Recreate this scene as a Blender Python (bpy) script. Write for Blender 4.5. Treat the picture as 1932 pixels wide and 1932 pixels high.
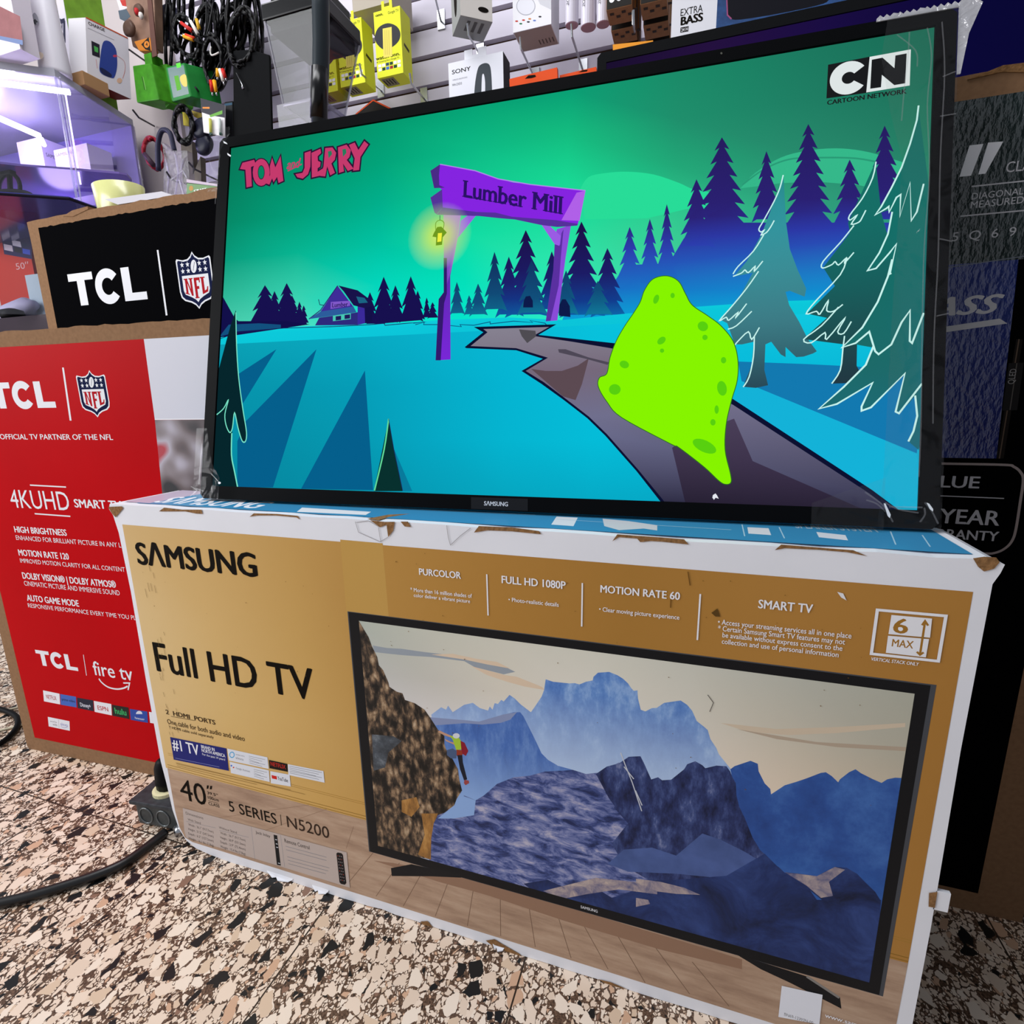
import bpy, bmesh, math, random
from mathutils import Vector, Matrix, Euler
from mathutils.geometry import tessellate_polygon
random.seed(7)
for o in list(bpy.data.objects): bpy.data.objects.remove(o)
SC = bpy.context.scene
COL = SC.collection
# ---------------------------------------------------------------- camera, light, exposure
FPX = 1016.01                                   # focal length in pixels of the 1932 frame
CAM = Vector((0.78722, -0.54173, 0.72859))
ROT = Euler((1.3538, 0.01867, 0.31943), 'XYZ').to_matrix()
cd = bpy.data.cameras.new('camera'); co = bpy.data.objects.new('camera', cd); COL.objects.link(co)
cd.sensor_fit = 'HORIZONTAL'; cd.sensor_width = 36.0; cd.lens = 36.0 * FPX / 1932.0
cd.clip_start = 0.01; cd.clip_end = 60
co.location = CAM; co.rotation_euler = ROT.to_euler('XYZ'); SC.camera = co
SC.view_settings.view_transform = 'Standard'; SC.view_settings.look = 'None'
SC.view_settings.exposure = 0.0; SC.view_settings.gamma = 1.0; SC.view_settings.use_curve_mapping = False
W_ = bpy.data.worlds.new('shop_air'); SC.world = W_; W_.use_nodes = True
W_.node_tree.nodes['Background'].inputs[0].default_value = (0.86, 0.9, 1.0, 1)
W_.node_tree.nodes['Background'].inputs[1].default_value = 0.43
def area(name, loc, aim, sx, sy, watts, col=(1, 1, 1)):
    l = bpy.data.lights.new(name, 'AREA'); l.shape = 'RECTANGLE'; l.size = sx; l.size_y = sy; l.energy = watts; l.color = col
    o = bpy.data.objects.new(name, l); COL.objects.link(o); o.location = loc
    o.rotation_euler = (Vector(aim) - Vector(loc)).to_track_quat('-Z', 'Y').to_euler(); return o
area('shopfront_daylight', (-2.5, -1.7, 1.95), (0.5, 0.0, 0.45), 2.2, 2.0, 110, (0.97, 0.98, 1.0))
area('ceiling_light', (-0.25, 0.0, 2.7), (0.1, 0.7, 1.3), 1.8, 0.5, 26, (0.98, 0.98, 1.0))

# ---------------------------------------------------------------- view rays: a photo pixel to a point on a plane of the shop
def ray(x, y): return ROT @ Vector(((x - 966) / FPX, (966 - y) / FPX, -1.0))
def onplane(x, y, P, n):
    d = ray(x, y); return CAM + d * ((Vector(P) - CAM).dot(n) / d.dot(n))
def onY(x, y, h): return onplane(x, y, (0, h, 0), Vector((0, 1, 0)))
def onX(x, y, h): return onplane(x, y, (h, 0, 0), Vector((1, 0, 0)))
def onZ(x, y, h): return onplane(x, y, (0, 0, h), Vector((0, 0, 1)))
ZK = {'A': (0, 0, 3.864), 'B': (0, 300, 4.2), 'C': (400, 0, 4.83), 'D': (760, 0, 3.864), 'E': (1200, 0, 2.639), 'F': (0, 600, 4.6),
      'G': (0, 980, 3.864), 'H': (1700, 120, 3.332), 'I': (200, 920, 3.864), 'J': (280, 1320, 4.391), 'K': (640, 920, 3.22), 'L': (1200, 920, 2.639),
      'M': (640, 1140, 3.22), 'N': (1200, 1250, 2.639), 'P': (1560, 640, 4.199), 'Q': (380, 240, 3.864), 'R': (780, 280, 3.864),
      'S': (1200, 60, 3.116), 'T': (1200, 480, 3.116), 'U': (800, 600, 3.22), 'V': (360, 600, 3.864), 'W': (500, 1600, 2.147),
      'a': (0, 0, 7.431), 'b': (0, 180, 6.44), 'c': (220, 0, 6.44), 'd': (260, 230, 10.733), 'e': (380, 230, 10.733), 'f': (1640, 0, 8.782),
      'g': (0, 380, 7.431), 'h': (1600, 820, 8.782), 'j': (360, 840, 9.66), 'k': (440, 0, 7.431), 'p': (0, 0, 1.0)}
def zp(k, s):
    x0, y0, m = ZK[k]; v = [float(t) for t in s.replace(',', ' ').split()]
    return [(x0 + v[i] / m, y0 + v[i + 1] / m) for i in range(0, len(v), 2)]

# ---------------------------------------------------------------- materials (all node based)
def lin(h):
    h = h.lstrip('#'); o = []
    for i in (0, 2, 4):
        c = int(h[i:i + 2], 16) / 255.0; o.append(c / 12.92 if c <= 0.04045 else ((c + 0.055) / 1.055) ** 2.4)
    return tuple(o) + (1.0,)
MC = {}
def mat(name):
    m = bpy.data.materials.new(name); m.use_nodes = True; return m, m.node_tree.nodes, m.node_tree.links
def pm(h, rough=0.5, metal=0.0, spec=0.12, noise=0.0, nscale=60.0, bump=0.0):
    k = ('p', h, rough, metal, spec, noise, nscale, bump)
    if k in MC: return MC[k]
    m, N, L = mat('surface_' + h.lstrip('#')); b = N['Principled BSDF']
    b.inputs['Base Color'].default_value = lin(h); b.inputs['Roughness'].default_value = rough
    b.inputs['Metallic'].default_value = metal; b.inputs['Specular IOR Level'].default_value = spec
    if noise or bump:
        t = N.new('ShaderNodeTexCoord'); n = N.new('ShaderNodeTexNoise'); n.inputs['Scale'].default_value = nscale; n.inputs['Detail'].default_value = 5
        L.new(t.outputs['Object'], n.inputs['Vector'])
        if noise:
            r = N.new('ShaderNodeMapRange'); r.inputs['To Min'].default_value = 1 - noise; r.inputs['To Max'].default_value = 1 + noise * 0.6
            r.inputs['From Min'].default_value = 0.3; r.inputs['From Max'].default_value = 0.7
            L.new(n.outputs['Fac'], r.inputs['Value'])
            x = N.new('ShaderNodeVectorMath'); x.operation = 'SCALE'; x.inputs[0].default_value = lin(h)[:3]
            L.new(r.outputs['Result'], x.inputs['Scale']); L.new(x.outputs['Vector'], b.inputs['Base Color'])
        if bump:
            u = N.new('ShaderNodeBump'); u.inputs['Strength'].default_value = bump; u.inputs['Distance'].default_value = 0.003
            L.new(n.outputs['Fac'], u.inputs['Height']); L.new(u.outputs['Normal'], b.inputs['Normal'])
    MC[k] = m; return m
def em(h, s=1.0):                                # a lit pixel of a screen or a lamp
    k = ('e', h, s)
    if k in MC: return MC[k]
    m, N, L = mat('lit_' + h.lstrip('#')); b = N['Principled BSDF']
    b.inputs['Base Color'].default_value = (0, 0, 0, 1); b.inputs['Roughness'].default_value = 0.3; b.inputs['Specular IOR Level'].default_value = 0.0
    b.inputs['Emission Color'].default_value = lin(h); b.inputs['Emission Strength'].default_value = s
    MC[k] = m; return m
def vcm(kind):                                   # picture content stored per vertex: 'lit' for a screen, 'ink' for print
    k = ('v', kind)
    if k in MC: return MC[k]
    m, N, L = mat('picture_' + kind); b = N['Principled BSDF']; a = N.new('ShaderNodeAttribute'); a.attribute_name = 'ink'
    if kind == 'lit':
        b.inputs['Base Color'].default_value = (0, 0, 0, 1); b.inputs['Roughness'].default_value = 0.3; b.inputs['Specular IOR Level'].default_value = 0.0
        L.new(a.outputs['Color'], b.inputs['Emission Color']); b.inputs['Emission Strength'].default_value = 1.0
        L.new(a.outputs['Alpha'], b.inputs['Alpha'])
    else:
        b.inputs['Roughness'].default_value = 0.45; b.inputs['Specular IOR Level'].default_value = 0.3; L.new(a.outputs['Color'], b.inputs['Base Color'])
    MC[k] = m; return m
def ramp_noise(name, cols, scale, stretch=(1, 1, 1), rough=0.5, lit=False, detail=8, vor=False, dist=0.0, rot=0.0, fade=None):
    m, N, L = mat(name); b = N['Principled BSDF']; t = N.new('ShaderNodeTexCoord'); mp = N.new('ShaderNodeMapping')
    mp.inputs['Scale'].default_value = stretch; mp.inputs['Rotation'].default_value = (0, 0, rot); L.new(t.outputs['Object'], mp.inputs['Vector'])
    n = N.new('ShaderNodeTexNoise'); n.inputs['Scale'].default_value = scale; n.inputs['Detail'].default_value = detail; n.inputs['Roughness'].default_value = 0.68; n.inputs['Distortion'].default_value = dist
    L.new(mp.outputs['Vector'], n.inputs['Vector']); src = n.outputs['Fac']
    if vor:
        v = N.new('ShaderNodeTexVoronoi'); v.inputs['Scale'].default_value = scale * 1.3; L.new(mp.outputs['Vector'], v.inputs['Vector'])
        mx = N.new('ShaderNodeMath'); mx.operation = 'MULTIPLY_ADD'; mx.inputs[1].default_value = -0.32; L.new(v.outputs['Distance'], mx.inputs[0])
        ad = N.new('ShaderNodeMath'); ad.operation = 'ADD'; ad.inputs[1].default_value = 0.14; L.new(n.outputs['Fac'], ad.inputs[0]); L.new(ad.outputs[0], mx.inputs[2]); src = mx.outputs[0]
    r = N.new('ShaderNodeValToRGB'); e = r.color_ramp.elements
    e[0].position, e[0].color = cols[0][0], lin(cols[0][1]); e[1].position, e[1].color = cols[-1][0], lin(cols[-1][1])
    for p, c in cols[1:-1]: q = e.new(p); q.color = lin(c)
    L.new(src, r.inputs['Fac']); b.inputs['Roughness'].default_value = rough; b.inputs['Specular IOR Level'].default_value = 0.3
    last = r.outputs['Color']
    if fade:                                     # (height where it starts, height where it ends, colour): printed mist
        sx = N.new('ShaderNodeSeparateXYZ'); L.new(t.outputs['Object'], sx.inputs[0]); mr = N.new('ShaderNodeMapRange')
        mr.inputs['From Min'].default_value = fade[0]; mr.inputs['From Max'].default_value = fade[1]; L.new(sx.outputs[1], mr.inputs['Value'])
        x = N.new('ShaderNodeMix'); x.data_type = 'RGBA'; L.new(mr.outputs[0], x.inputs['Factor']); L.new(last, x.inputs['A']); x.inputs['B'].default_value = lin(fade[2]); last = x.outputs['Result']
    L.new(last, b.inputs['Base Color']); return m
def clear(name, tint=(1, 1, 1), gloss=0.1, rough=0.05, bump=0.0, bscale=30.0, haze=0.0, top=0.22):
    m, N, L = mat(name); N.remove(N['Principled BSDF']); out = N['Material Output']
    t = N.new('ShaderNodeBsdfTransparent'); t.inputs[0].default_value = tuple(tint) + (1,)
    g = N.new('ShaderNodeBsdfGlossy'); g.inputs['Roughness'].default_value = rough
    lw = N.new('ShaderNodeLayerWeight'); lw.inputs['Blend'].default_value = 0.25
    mr = N.new('ShaderNodeMapRange'); mr.inputs['To Min'].default_value = gloss; mr.inputs['To Max'].default_value = min(1, gloss + top)
    L.new(lw.outputs['Fresnel'], mr.inputs['Value']); mx = N.new('ShaderNodeMixShader')
    L.new(mr.outputs['Result'], mx.inputs[0]); L.new(t.outputs[0], mx.inputs[1]); L.new(g.outputs[0], mx.inputs[2])
    if bump:
        tc = N.new('ShaderNodeTexCoord'); n = N.new('ShaderNodeTexNoise'); n.inputs['Scale'].default_value = bscale; n.inputs['Distortion'].default_value = 1.2
        L.new(tc.outputs['Object'], n.inputs['Vector']); u = N.new('ShaderNodeBump'); u.inputs['Strength'].default_value = bump; u.inputs['Distance'].default_value = 0.01
        L.new(n.outputs['Fac'], u.inputs['Height']); L.new(u.outputs[0], g.inputs['Normal'])
    last = mx.outputs[0]
    if haze:
        d = N.new('ShaderNodeBsdfDiffuse'); d.inputs[0].default_value = (0.8, 0.8, 0.84, 1); m2 = N.new('ShaderNodeMixShader'); m2.inputs[0].default_value = haze
        L.new(last, m2.inputs[1]); L.new(d.outputs[0], m2.inputs[2]); last = m2.outputs[0]
    L.new(last, out.inputs['Surface']); return m

WHITE_CARD = pm('#e9eaf0', 0.5, spec=0.3, noise=0.035, nscale=9)
BROWN_CARD = pm('#8e6d51', 0.85, spec=0.05, noise=0.12, nscale=160)
TORN = pm('#8f6a45', 0.9, spec=0.1, noise=0.3, nscale=220, bump=0.5)
BLACK = pm('#0f0f11', 0.45, spec=.1); RUBBER = pm('#0b0b0d', 0.5, spec=.1); STEEL = pm('#b4b6ba', 0.25, metal=1.0)
PLASTIC_BLACK = pm('#0b0c0e', 0.25, spec=0.25)
CLEAR = clear('clear_plastic', (0.94, 0.94, 0.95), 0.05, 0.05, haze=0.02)
GLASS = clear('display_glass', (0.93, 0.93, 0.96), 0.05, 0.03)

# ---------------------------------------------------------------- object helpers
WM = {}
def tag(o, label=None, cat=None, group=None, kind=None):
    if label: o['label'] = label
    if cat: o['category'] = cat
    if group: o['group'] = group
    if kind: o['kind'] = kind
    return o
def thing(name, label, cat, loc, group=None):
    o = bpy.data.objects.new(name, None); COL.objects.link(o); o.empty_display_size = 0.05
    o.location = loc; WM[o.name] = Matrix.Translation(Vector(loc)); return tag(o, label, cat, group)
def link(name, me, parent=None, world=None):
    o = bpy.data.objects.new(name, me); COL.objects.link(o); w = world or Matrix.Identity(4)
    if parent is not None: o.parent = parent; o.matrix_basis = WM[parent.name].inverted() @ w
    else: o.matrix_basis = w
    WM[o.name] = w; return o
def dup(o, loc, label=None, group=None):
    r = o.copy(); COL.objects.link(r); r.location = loc; WM[r.name] = Matrix.Translation(Vector(loc))
    if label: r['label'] = label
    if group: r['group'] = group
    for ch in list(o.children):
        c = ch.copy(); COL.objects.link(c); c.parent = r
        for g in list(ch.children): d = g.copy(); COL.objects.link(d); d.parent = c
    return r
class MB:
    def __init__(s): s.V = []; s.F = []; s.M = []; s.mats = []
    def mi(s, m):
        if m not in s.mats: s.mats.append(m)
        return s.mats.index(m)
    def add(s, V, F, m):
        b = len(s.V); s.V += [tuple(v) for v in V]; i = s.mi(m)
        for f in F: s.F.append([b + j for j in f]); s.M.append(i)
    def box(s, x0, y0, z0, x1, y1, z1, m, M=None):
        V = [(x0, y0, z0), (x1, y0, z0), (x1, y1, z0), (x0, y1, z0), (x0, y0, z1), (x1, y0, z1), (x1, y1, z1), (x0, y1, z1)]
        if M: V = [M @ Vector(v) for v in V]
        s.add(V, [(0, 3, 2, 1), (4, 5, 6, 7), (0, 1, 5, 4), (1, 2, 6, 5), (2, 3, 7, 6), (3, 0, 4, 7)], m); return s
    def prism(s, pts, d, m):                     # pts: world polygon, d: extrusion vector
        n = len(pts); P = [Vector(p) for p in pts]; d = Vector(d); V = P + [p + d for p in P]
        T = tessellate_polygon([P]); F = [tuple(t) for t in T] + [tuple(n + i for i in reversed(t)) for t in T]
        F += [(i, (i + 1) % n, n + (i + 1) % n, n + i) for i in range(n)]; s.add(V, F, m); return s
    def tube(s, pts, r, m, sides=8, closed=False):
        P = [Vector(p) for p in pts]; n = len(P); R = r if isinstance(r, (list, tuple)) else [r] * n; V = []; F = []; up = None
        for i in range(n):
            a = P[(i - 1) % n] if closed else P[max(i - 1, 0)]; b = P[(i + 1) % n] if closed else P[min(i + 1, n - 1)]
            t = (b - a); t = t.normalized() if t.length > 1e-9 else Vector((0, 0, 1))
            if up is None: up = t.orthogonal().normalized()
            up = (up - t * up.dot(t)); up = up.normalized() if up.length > 1e-6 else t.orthogonal().normalized(); w = t.cross(up)
            V += [P[i] + (up * math.cos(q) + w * math.sin(q)) * R[i] for q in (2 * math.pi * k / sides for k in range(sides))]
        for i in range(n if closed else n - 1):
            j = (i + 1) % n
            F += [(i * sides + k, i * sides + (k + 1) % sides, j * sides + (k + 1) % sides, j * sides + k) for k in range(sides)]
        if not closed: F += [tuple(reversed(range(sides))), tuple((n - 1) * sides + k for k in range(sides))]
        s.add(V, F, m); return s
    def lathe(s, prof, c, m, sides=28, sx=1, sy=1, M=None):
        V = []; F = []
        for r, z in prof:
            for k in range(sides):
                q = 2 * math.pi * k / sides; v = Vector((r * sx * math.cos(q), r * sy * math.sin(q), z)); V.append((M @ v if M else v) + Vector(c))
        n = len(prof)
        for i in range(n - 1): F += [(i * sides + k, i * sides + (k + 1) % sides, (i + 1) * sides + (k + 1) % sides, (i + 1) * sides + k) for k in range(sides)]
        F += [tuple(reversed(range(sides))), tuple((n - 1) * sides + k for k in range(sides))]
        s.add(V, F, m); return s
    def build(s, name, parent=None, bevel=0, smooth=False, local=None):
        me = bpy.data.meshes.new(name); me.from_pydata(s.V, [], s.F)
        for m in s.mats: me.materials.append(m)
        me.polygons.foreach_set('material_index', s.M)
        if bevel or smooth:
            bm = bmesh.new(); bm.from_mesh(me); bmesh.ops.recalc_face_normals(bm, faces=bm.faces)
            if bevel: bmesh.ops.bevel(bm, geom=bm.edges[:], offset=bevel, segments=2, affect='EDGES', profile=0.6)
            bm.to_mesh(me); bm.free()
        if smooth: me.polygons.foreach_set('use_smooth', [True] * len(me.polygons))
        me.update()
        o = link(name, me, parent, local); return o
def one(name, mb, label, cat, group=None, **kw):   # a thing that is a single mesh
    return tag(mb.build(name, None, **kw), label, cat, group)

# ---------------------------------------------------------------- flat printed or lit art on a surface
class Surf:
    def __init__(s, o, u, v):
        s.o = Vector(o); s.u = Vector(u).normalized(); s.v = Vector(v).normalized(); s.n = s.u.cross(s.v)
        s.M = Matrix((s.u, s.v, s.n)).transposed().to_4x4(); s.M.translation = s.o
    def uv(s, p):
        d = onplane(p[0], p[1], s.o, s.n) - s.o; return (d.dot(s.u), d.dot(s.v))
    def w(s, u, v, h=0): return s.o + s.u * u + s.v * v + s.n * h
CAPH = {}
LAYER = {}
def inside_clip(P, r):
    x0, y0, x1, y1 = r
    for ax, lim, sg in ((0, x0, 1), (0, x1, -1), (1, y0, 1), (1, y1, -1)):
        Q = []
        for i in range(len(P)):
            a, b = P[i - 1], P[i]; da, db = sg * (a[ax] - lim), sg * (b[ax] - lim)
            if (da >= 0) != (db >= 0):
                t = da / (da - db); Q.append((a[0] + t * (b[0] - a[0]), a[1] + t * (b[1] - a[1])))
            if db >= 0: Q.append(b)
        P = Q
        if len(P) < 3: return []
    return P
def smooth(pts, n=6, closed=False):
    N = len(pts); out = []
    for i in range(N if closed else N - 1):
        p = [pts[(i + k) % N] if closed else pts[min(max(i + k, 0), N - 1)] for k in (-1, 0, 1, 2)]
        for j in range(n):
            t = j / n; a, b, c, d = p
            out.append(tuple(0.5 * (2 * b[q] + (c[q] - a[q]) * t + (2 * a[q] - 5 * b[q] + 4 * c[q] - d[q]) * t * t + (3 * b[q] - a[q] - 3 * c[q] + d[q]) * t ** 3) for q in range(len(b))))
    if not closed: out.append(tuple(pts[-1]))
    return out
class Art(MB):
    def __init__(s, S, clip=None, base=0.0002, step=2.5e-6, key=None, flat=False):
        MB.__init__(s); s.S = S; s.clip = clip; s.base = base; s.step = step; s.key = key or id(S); s.C = {}; s.flat = flat; s.zz = None
    def z(s):
        if s.flat and s.zz is not None: return s.zz
        s.zz = s.nz(); return s.zz
    def nz(s):
        LAYER[s.key] = LAYER.get(s.key, 0) + 2; return s.base + s.step * LAYER[s.key]
    def poly(s, px, m, uv=False, col=None, z=None):
        P = list(px) if uv else [s.S.uv(p) for p in px]
        if s.clip: P = inside_clip(P, s.clip)
        if len(P) < 3: return s
        z = s.z() if z is None else z
        V = [Vector((a, b, z)) for a, b in P]; T = tessellate_polygon([V])
        F = []
        for t in T:
            a, b, c = (V[i] for i in t)
            F.append(tuple(t) if (b - a).cross(c - a).z > 0 else tuple(reversed(t)))
        b0 = len(s.V); s.add(V, F, m)
        if col:
            for i in range(len(V)): s.C[b0 + i] = col(*P[i])
        return s
    def stroke(s, px, w, m, closed=False, uv=False, taper=False):
        P = [Vector(p) for p in px] if uv else [Vector(s.S.uv(p)) for p in px]
        Q = [P[0]]
        for p in P[1:]:
            if (p - Q[-1]).length > 1e-6: Q.append(p)
        P = Q; n = len(P)
        if n < 2: return s
        z = s.z()
        A = []; B = []
        for i in range(n):
            a = P[(i - 1) % n] if closed else P[max(i - 1, 0)]; b = P[(i + 1) % n] if closed else P[min(i + 1, n - 1)]
            d1 = (P[i] - a); d2 = (b - P[i]); d1 = d1.normalized() if d1.length > 0 else d2.normalized(); d2 = d2.normalized() if d2.length > 0 else d1
            t = d1 + d2; t = t.normalized() if t.length > 1e-3 else d1
            k = 1.0 / max(0.5, abs(t.dot(d1))); ww = w * (1 - 0.8 * i / (n - 1)) if taper else w
            nn = Vector((-t.y, t.x)) * (ww / 2 * k); A.append(P[i] + nn); B.append(P[i] - nn)
        for i in range(n if closed else n - 1):
            j = (i + 1) % n; q = [tuple(B[i]), tuple(B[j]), tuple(A[j]), tuple(A[i])]
            if s.clip: q = inside_clip(q, s.clip)
            if len(q) >= 3: s.add([Vector((x, y, z)) for x, y in q], [tuple(range(len(q)))], m)
        return s
    def oval(s, c, rx, ry, m, rot=0, n=20, col=None, a0=0, a1=360, uv=False):
        R = math.radians(rot); pts = []
        for i in range(n):
            q = math.radians(a0 + (a1 - a0) * i / (n if a1 - a0 == 360 else n - 1)); x, y = rx * math.cos(q), ry * math.sin(q)
            pts.append((c[0] + x * math.cos(R) - y * math.sin(R), c[1] + x * math.sin(R) + y * math.cos(R)))
        return s.poly(pts, m, uv=uv, col=col)
    def grid(s, rect, rows, m, alpha=1.0, lift=1.0):       # rows of colours, top row first, spread over rect (u0,v0,u1,v1)
        u0, v0, u1, v1 = rect; R = len(rows); Cn = len(rows[0]); z = s.z(); b = len(s.V); V = []; F = []
        for i in range(R):
            for j in range(Cn):
                V.append((u0 + (u1 - u0) * j / (Cn - 1), v1 + (v0 - v1) * i / (R - 1), z)); s.C[b + i * Cn + j] = tuple(c * lift for c in lin(rows[i][j])[:3]) + (alpha,)
        for i in range(R - 1):
            for j in range(Cn - 1): F.append((i * Cn + j, (i + 1) * Cn + j, (i + 1) * Cn + j + 1, i * Cn + j + 1))
        s.add(V, F, m); return s
    def txt(s, body, L, R, B, T, m, bold=0.0, shear=0.0, space=1.0, turn=False, k=None):
        # L, R: pixels at the left and right end, B and T: pixels on the baseline and at the cap height
        if k: L, R, B, T = zp(k, L)[0], zp(k, R)[0], zp(k, B)[0], zp(k, T)[0]
        if turn:
            uL, uR, vB, vT = s.S.uv(L)[1], s.S.uv(R)[1], s.S.uv(B)[0], s.S.uv(T)[0]
        else: uL, uR, vB, vT = s.S.uv(L)[0], s.S.uv(R)[0], s.S.uv(B)[1], s.S.uv(T)[1]
        V, F, x0, x1, cap = glyphs(body, bold, shear, space)
        z = s.z(); W = []
        for x, y, h in V:
            a = uL + (x - x0) / (x1 - x0) * (uR - uL); b = vB + y / cap * (vT - vB); W.append((b, a, z + h) if turn else (a, b, z + h))
        if turn: F = [tuple(reversed(f)) for f in F]
        s.add(W, F, m); return s
    def build(s, name, parent=None, **kw):
        o = MB.build(s, name, parent, local=s.S.M)
        if s.C:
            a = o.data.color_attributes.new('ink', 'FLOAT_COLOR', 'POINT')
            for i in range(len(s.V)): a.data[i].color = s.C.get(i, (1, 1, 1, 1))
        return o
def glyphs(body, bold, shear, space):
    def get(t):
        c = bpy.data.curves.new('lettering', 'FONT'); c.body = t; c.size = 1; c.shear = shear; c.space_character = space; c.resolution_u = 3
        o = bpy.data.objects.new('lettering', c); COL.objects.link(o); dg = bpy.context.evaluated_depsgraph_get(); dg.update()
        me = bpy.data.meshes.new_from_object(o.evaluated_get(dg)); V = [(v.co.x, v.co.y, 0.0) for v in me.vertices]; F = [tuple(p.vertices) for p in me.polygons]
        bpy.data.objects.remove(o); bpy.data.curves.remove(c); bpy.data.meshes.remove(me); return V, F
    if (bold, shear) not in CAPH: CAPH[(bold, shear)] = max(v[1] for v in get('H')[0])
    V, F = get(body)
    if bold > 0.004:                             # heavier weight: the same glyphs laid side by side
        V0, F0 = V, F; V, F = [], []
        for h, (dx, dy) in enumerate(((0, 0), (-1, 0), (-.4, .4), (.4, -.4), (1, 0))):
            k = len(V); V += [(x + dx * bold, y + dy * bold, h * 2e-6) for x, y, _ in V0]; F += [tuple(i + k for i in f) for f in F0]
    xs = [v[0] for v in V]; return V, F, min(xs), max(xs), CAPH[(bold, shear)]
INK = pm('#15110d', 0.6, spec=.04); PAPER = pm('#eeeef2', 0.5); LETTER = pm('#e4e5ea', 0.5)
# ---------------------------------------------------------------- floor, walls
def terrazzo():
    m, N, L = mat('terrazzo'); b = N['Principled BSDF']; b.inputs['Roughness'].default_value = 0.32; b.inputs['Specular IOR Level'].default_value = 0.35
    tc = N.new('ShaderNodeTexCoord'); wn = N.new('ShaderNodeTexNoise'); wn.inputs['Scale'].default_value = 55; wn.inputs['Detail'].default_value = 3
    L.new(tc.outputs['Object'], wn.inputs['Vector'])
    wa = N.new('ShaderNodeVectorMath'); wa.operation = 'MULTIPLY_ADD'; wa.inputs[1].default_value = (0.012,) * 3
    L.new(wn.outputs['Color'], wa.inputs[0]); L.new(tc.outputs['Object'], wa.inputs[2])
    def math_(op, a, c=None, v=None):
        n = N.new('ShaderNodeMath'); n.operation = op
        if hasattr(a, 'links'): L.new(a, n.inputs[0])
        else: n.inputs[0].default_value = a
        if c is not None:
            if hasattr(c, 'links'): L.new(c, n.inputs[1])
            else: n.inputs[1].default_value = c
        return n.outputs[0]
    def chips(scale, edge, keep, off, dark):
        mp = N.new('ShaderNodeMapping'); mp.inputs['Location'].default_value = (off, off * 0.7, 0); mp.inputs['Rotation'].default_value = (0, 0, off * 3)
        mp.inputs['Scale'].default_value = (1, 0.78, 1); L.new(wa.outputs[0], mp.inputs['Vector'])
        e = N.new('ShaderNodeTexVoronoi'); e.voronoi_dimensions = '2D'; e.feature = 'DISTANCE_TO_EDGE'; e.inputs['Scale'].default_value = scale
        f = N.new('ShaderNodeTexVoronoi'); f.voronoi_dimensions = '2D'; f.inputs['Scale'].default_value = scale
        L.new(mp.outputs[0], e.inputs['Vector']); L.new(mp.outputs[0], f.inputs['Vector'])
        s = N.new('ShaderNodeSeparateColor'); L.new(f.outputs['Color'], s.inputs[0])
        mk = math_('MULTIPLY', math_('GREATER_THAN', e.outputs['Distance'], edge), math_('GREATER_THAN', s.outputs[0], keep))
        r = N.new('ShaderNodeValToRGB'); r.color_ramp.interpolation = 'CONSTANT'; el = r.color_ramp.elements
        el[0].position, el[0].color = 0, lin('#191b1c'); el[1].position, el[1].color = dark, lin('#8a6a58')
        for p, c in ((dark + .02, '#cfa98c'), (dark + .08, '#ead6c2'), (0.55, '#e2cdb8'), (0.75, '#efdfcd'), (0.92, '#d9c0a6')): q = el.new(p); q.color = lin(c)
        L.new(s.outputs[1], r.inputs['Fac']); return mk, r.outputs['Color']
    gn = N.new('ShaderNodeTexNoise'); gn.inputs['Scale'].default_value = 400; L.new(tc.outputs['Object'], gn.inputs['Vector'])
    g = N.new('ShaderNodeValToRGB'); g.color_ramp.elements[0].color = lin('#3d2d23'); g.color_ramp.elements[0].position = 0.35
    g.color_ramp.elements[1].color = lin('#7c614e'); g.color_ramp.elements[1].position = 0.7; L.new(gn.outputs['Fac'], g.inputs['Fac'])
    cur = g.outputs['Color']
    for sc_, ed, kp, of, dk_ in ((290, 0.15, 0.38, 3.1, .06), (135, 0.135, 0.46, 1.7, .10), (62, 0.10, 0.60, 0.4, .24)):
        mk, c = chips(sc_, ed, kp, of, dk_); x = N.new('ShaderNodeMix'); x.data_type = 'RGBA'
        L.new(mk, x.inputs['Factor']); L.new(cur, x.inputs['A']); L.new(c, x.inputs['B']); cur = x.outputs['Result']
    sx = N.new('ShaderNodeSeparateXYZ'); L.new(tc.outputs['Object'], sx.inputs[0])
    lx = math_('LESS_THAN', math_('PINGPONG', math_('ADD', sx.outputs[0], 9.0 - 0.313), 0.15), 0.0011)
    ly = math_('LESS_THAN', math_('PINGPONG', math_('ADD', sx.outputs[1], 9.0 - 0.005), 0.15), 0.0011)
    se = math_('MAXIMUM', lx, ly); x = N.new('ShaderNodeMix'); x.data_type = 'RGBA'; L.new(se, x.inputs['Factor']); L.new(cur, x.inputs['A'])
    x.inputs['B'].default_value = lin('#33281f'); L.new(x.outputs['Result'], b.inputs['Base Color']); return m
f = MB(); f.add([(-3, -3, 0), (3, -3, 0), (3, 1.3, 0), (-3, 1.3, 0)], [(0, 1, 2, 3)], terrazzo()); tag(f.build('floor'), kind='structure')
WY = 1.2
wall_m = pm('#cec9d7', 0.5, spec=0.25, noise=0.03, nscale=6); groove = pm('#4a3226', 0.8)
w = MB(); w.box(-3, WY + 0.02, 0, 3, WY + 0.06, 3, groove)
zz = 0.0625
while zz < 2.9: w.box(-1.03, WY, zz + 0.015, 3, WY + 0.021, zz + 0.0795, wall_m); zz += 0.0795
tag(w.build('wall_back'), kind='structure')
w = MB(); w.box(-3, WY - 0.015, 0, -1.03, WY + 0.021, 3, pm('#bdb3b2', 0.6, noise=0.04, nscale=5)); tag(w.build('trim_1'), kind='structure')
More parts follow.
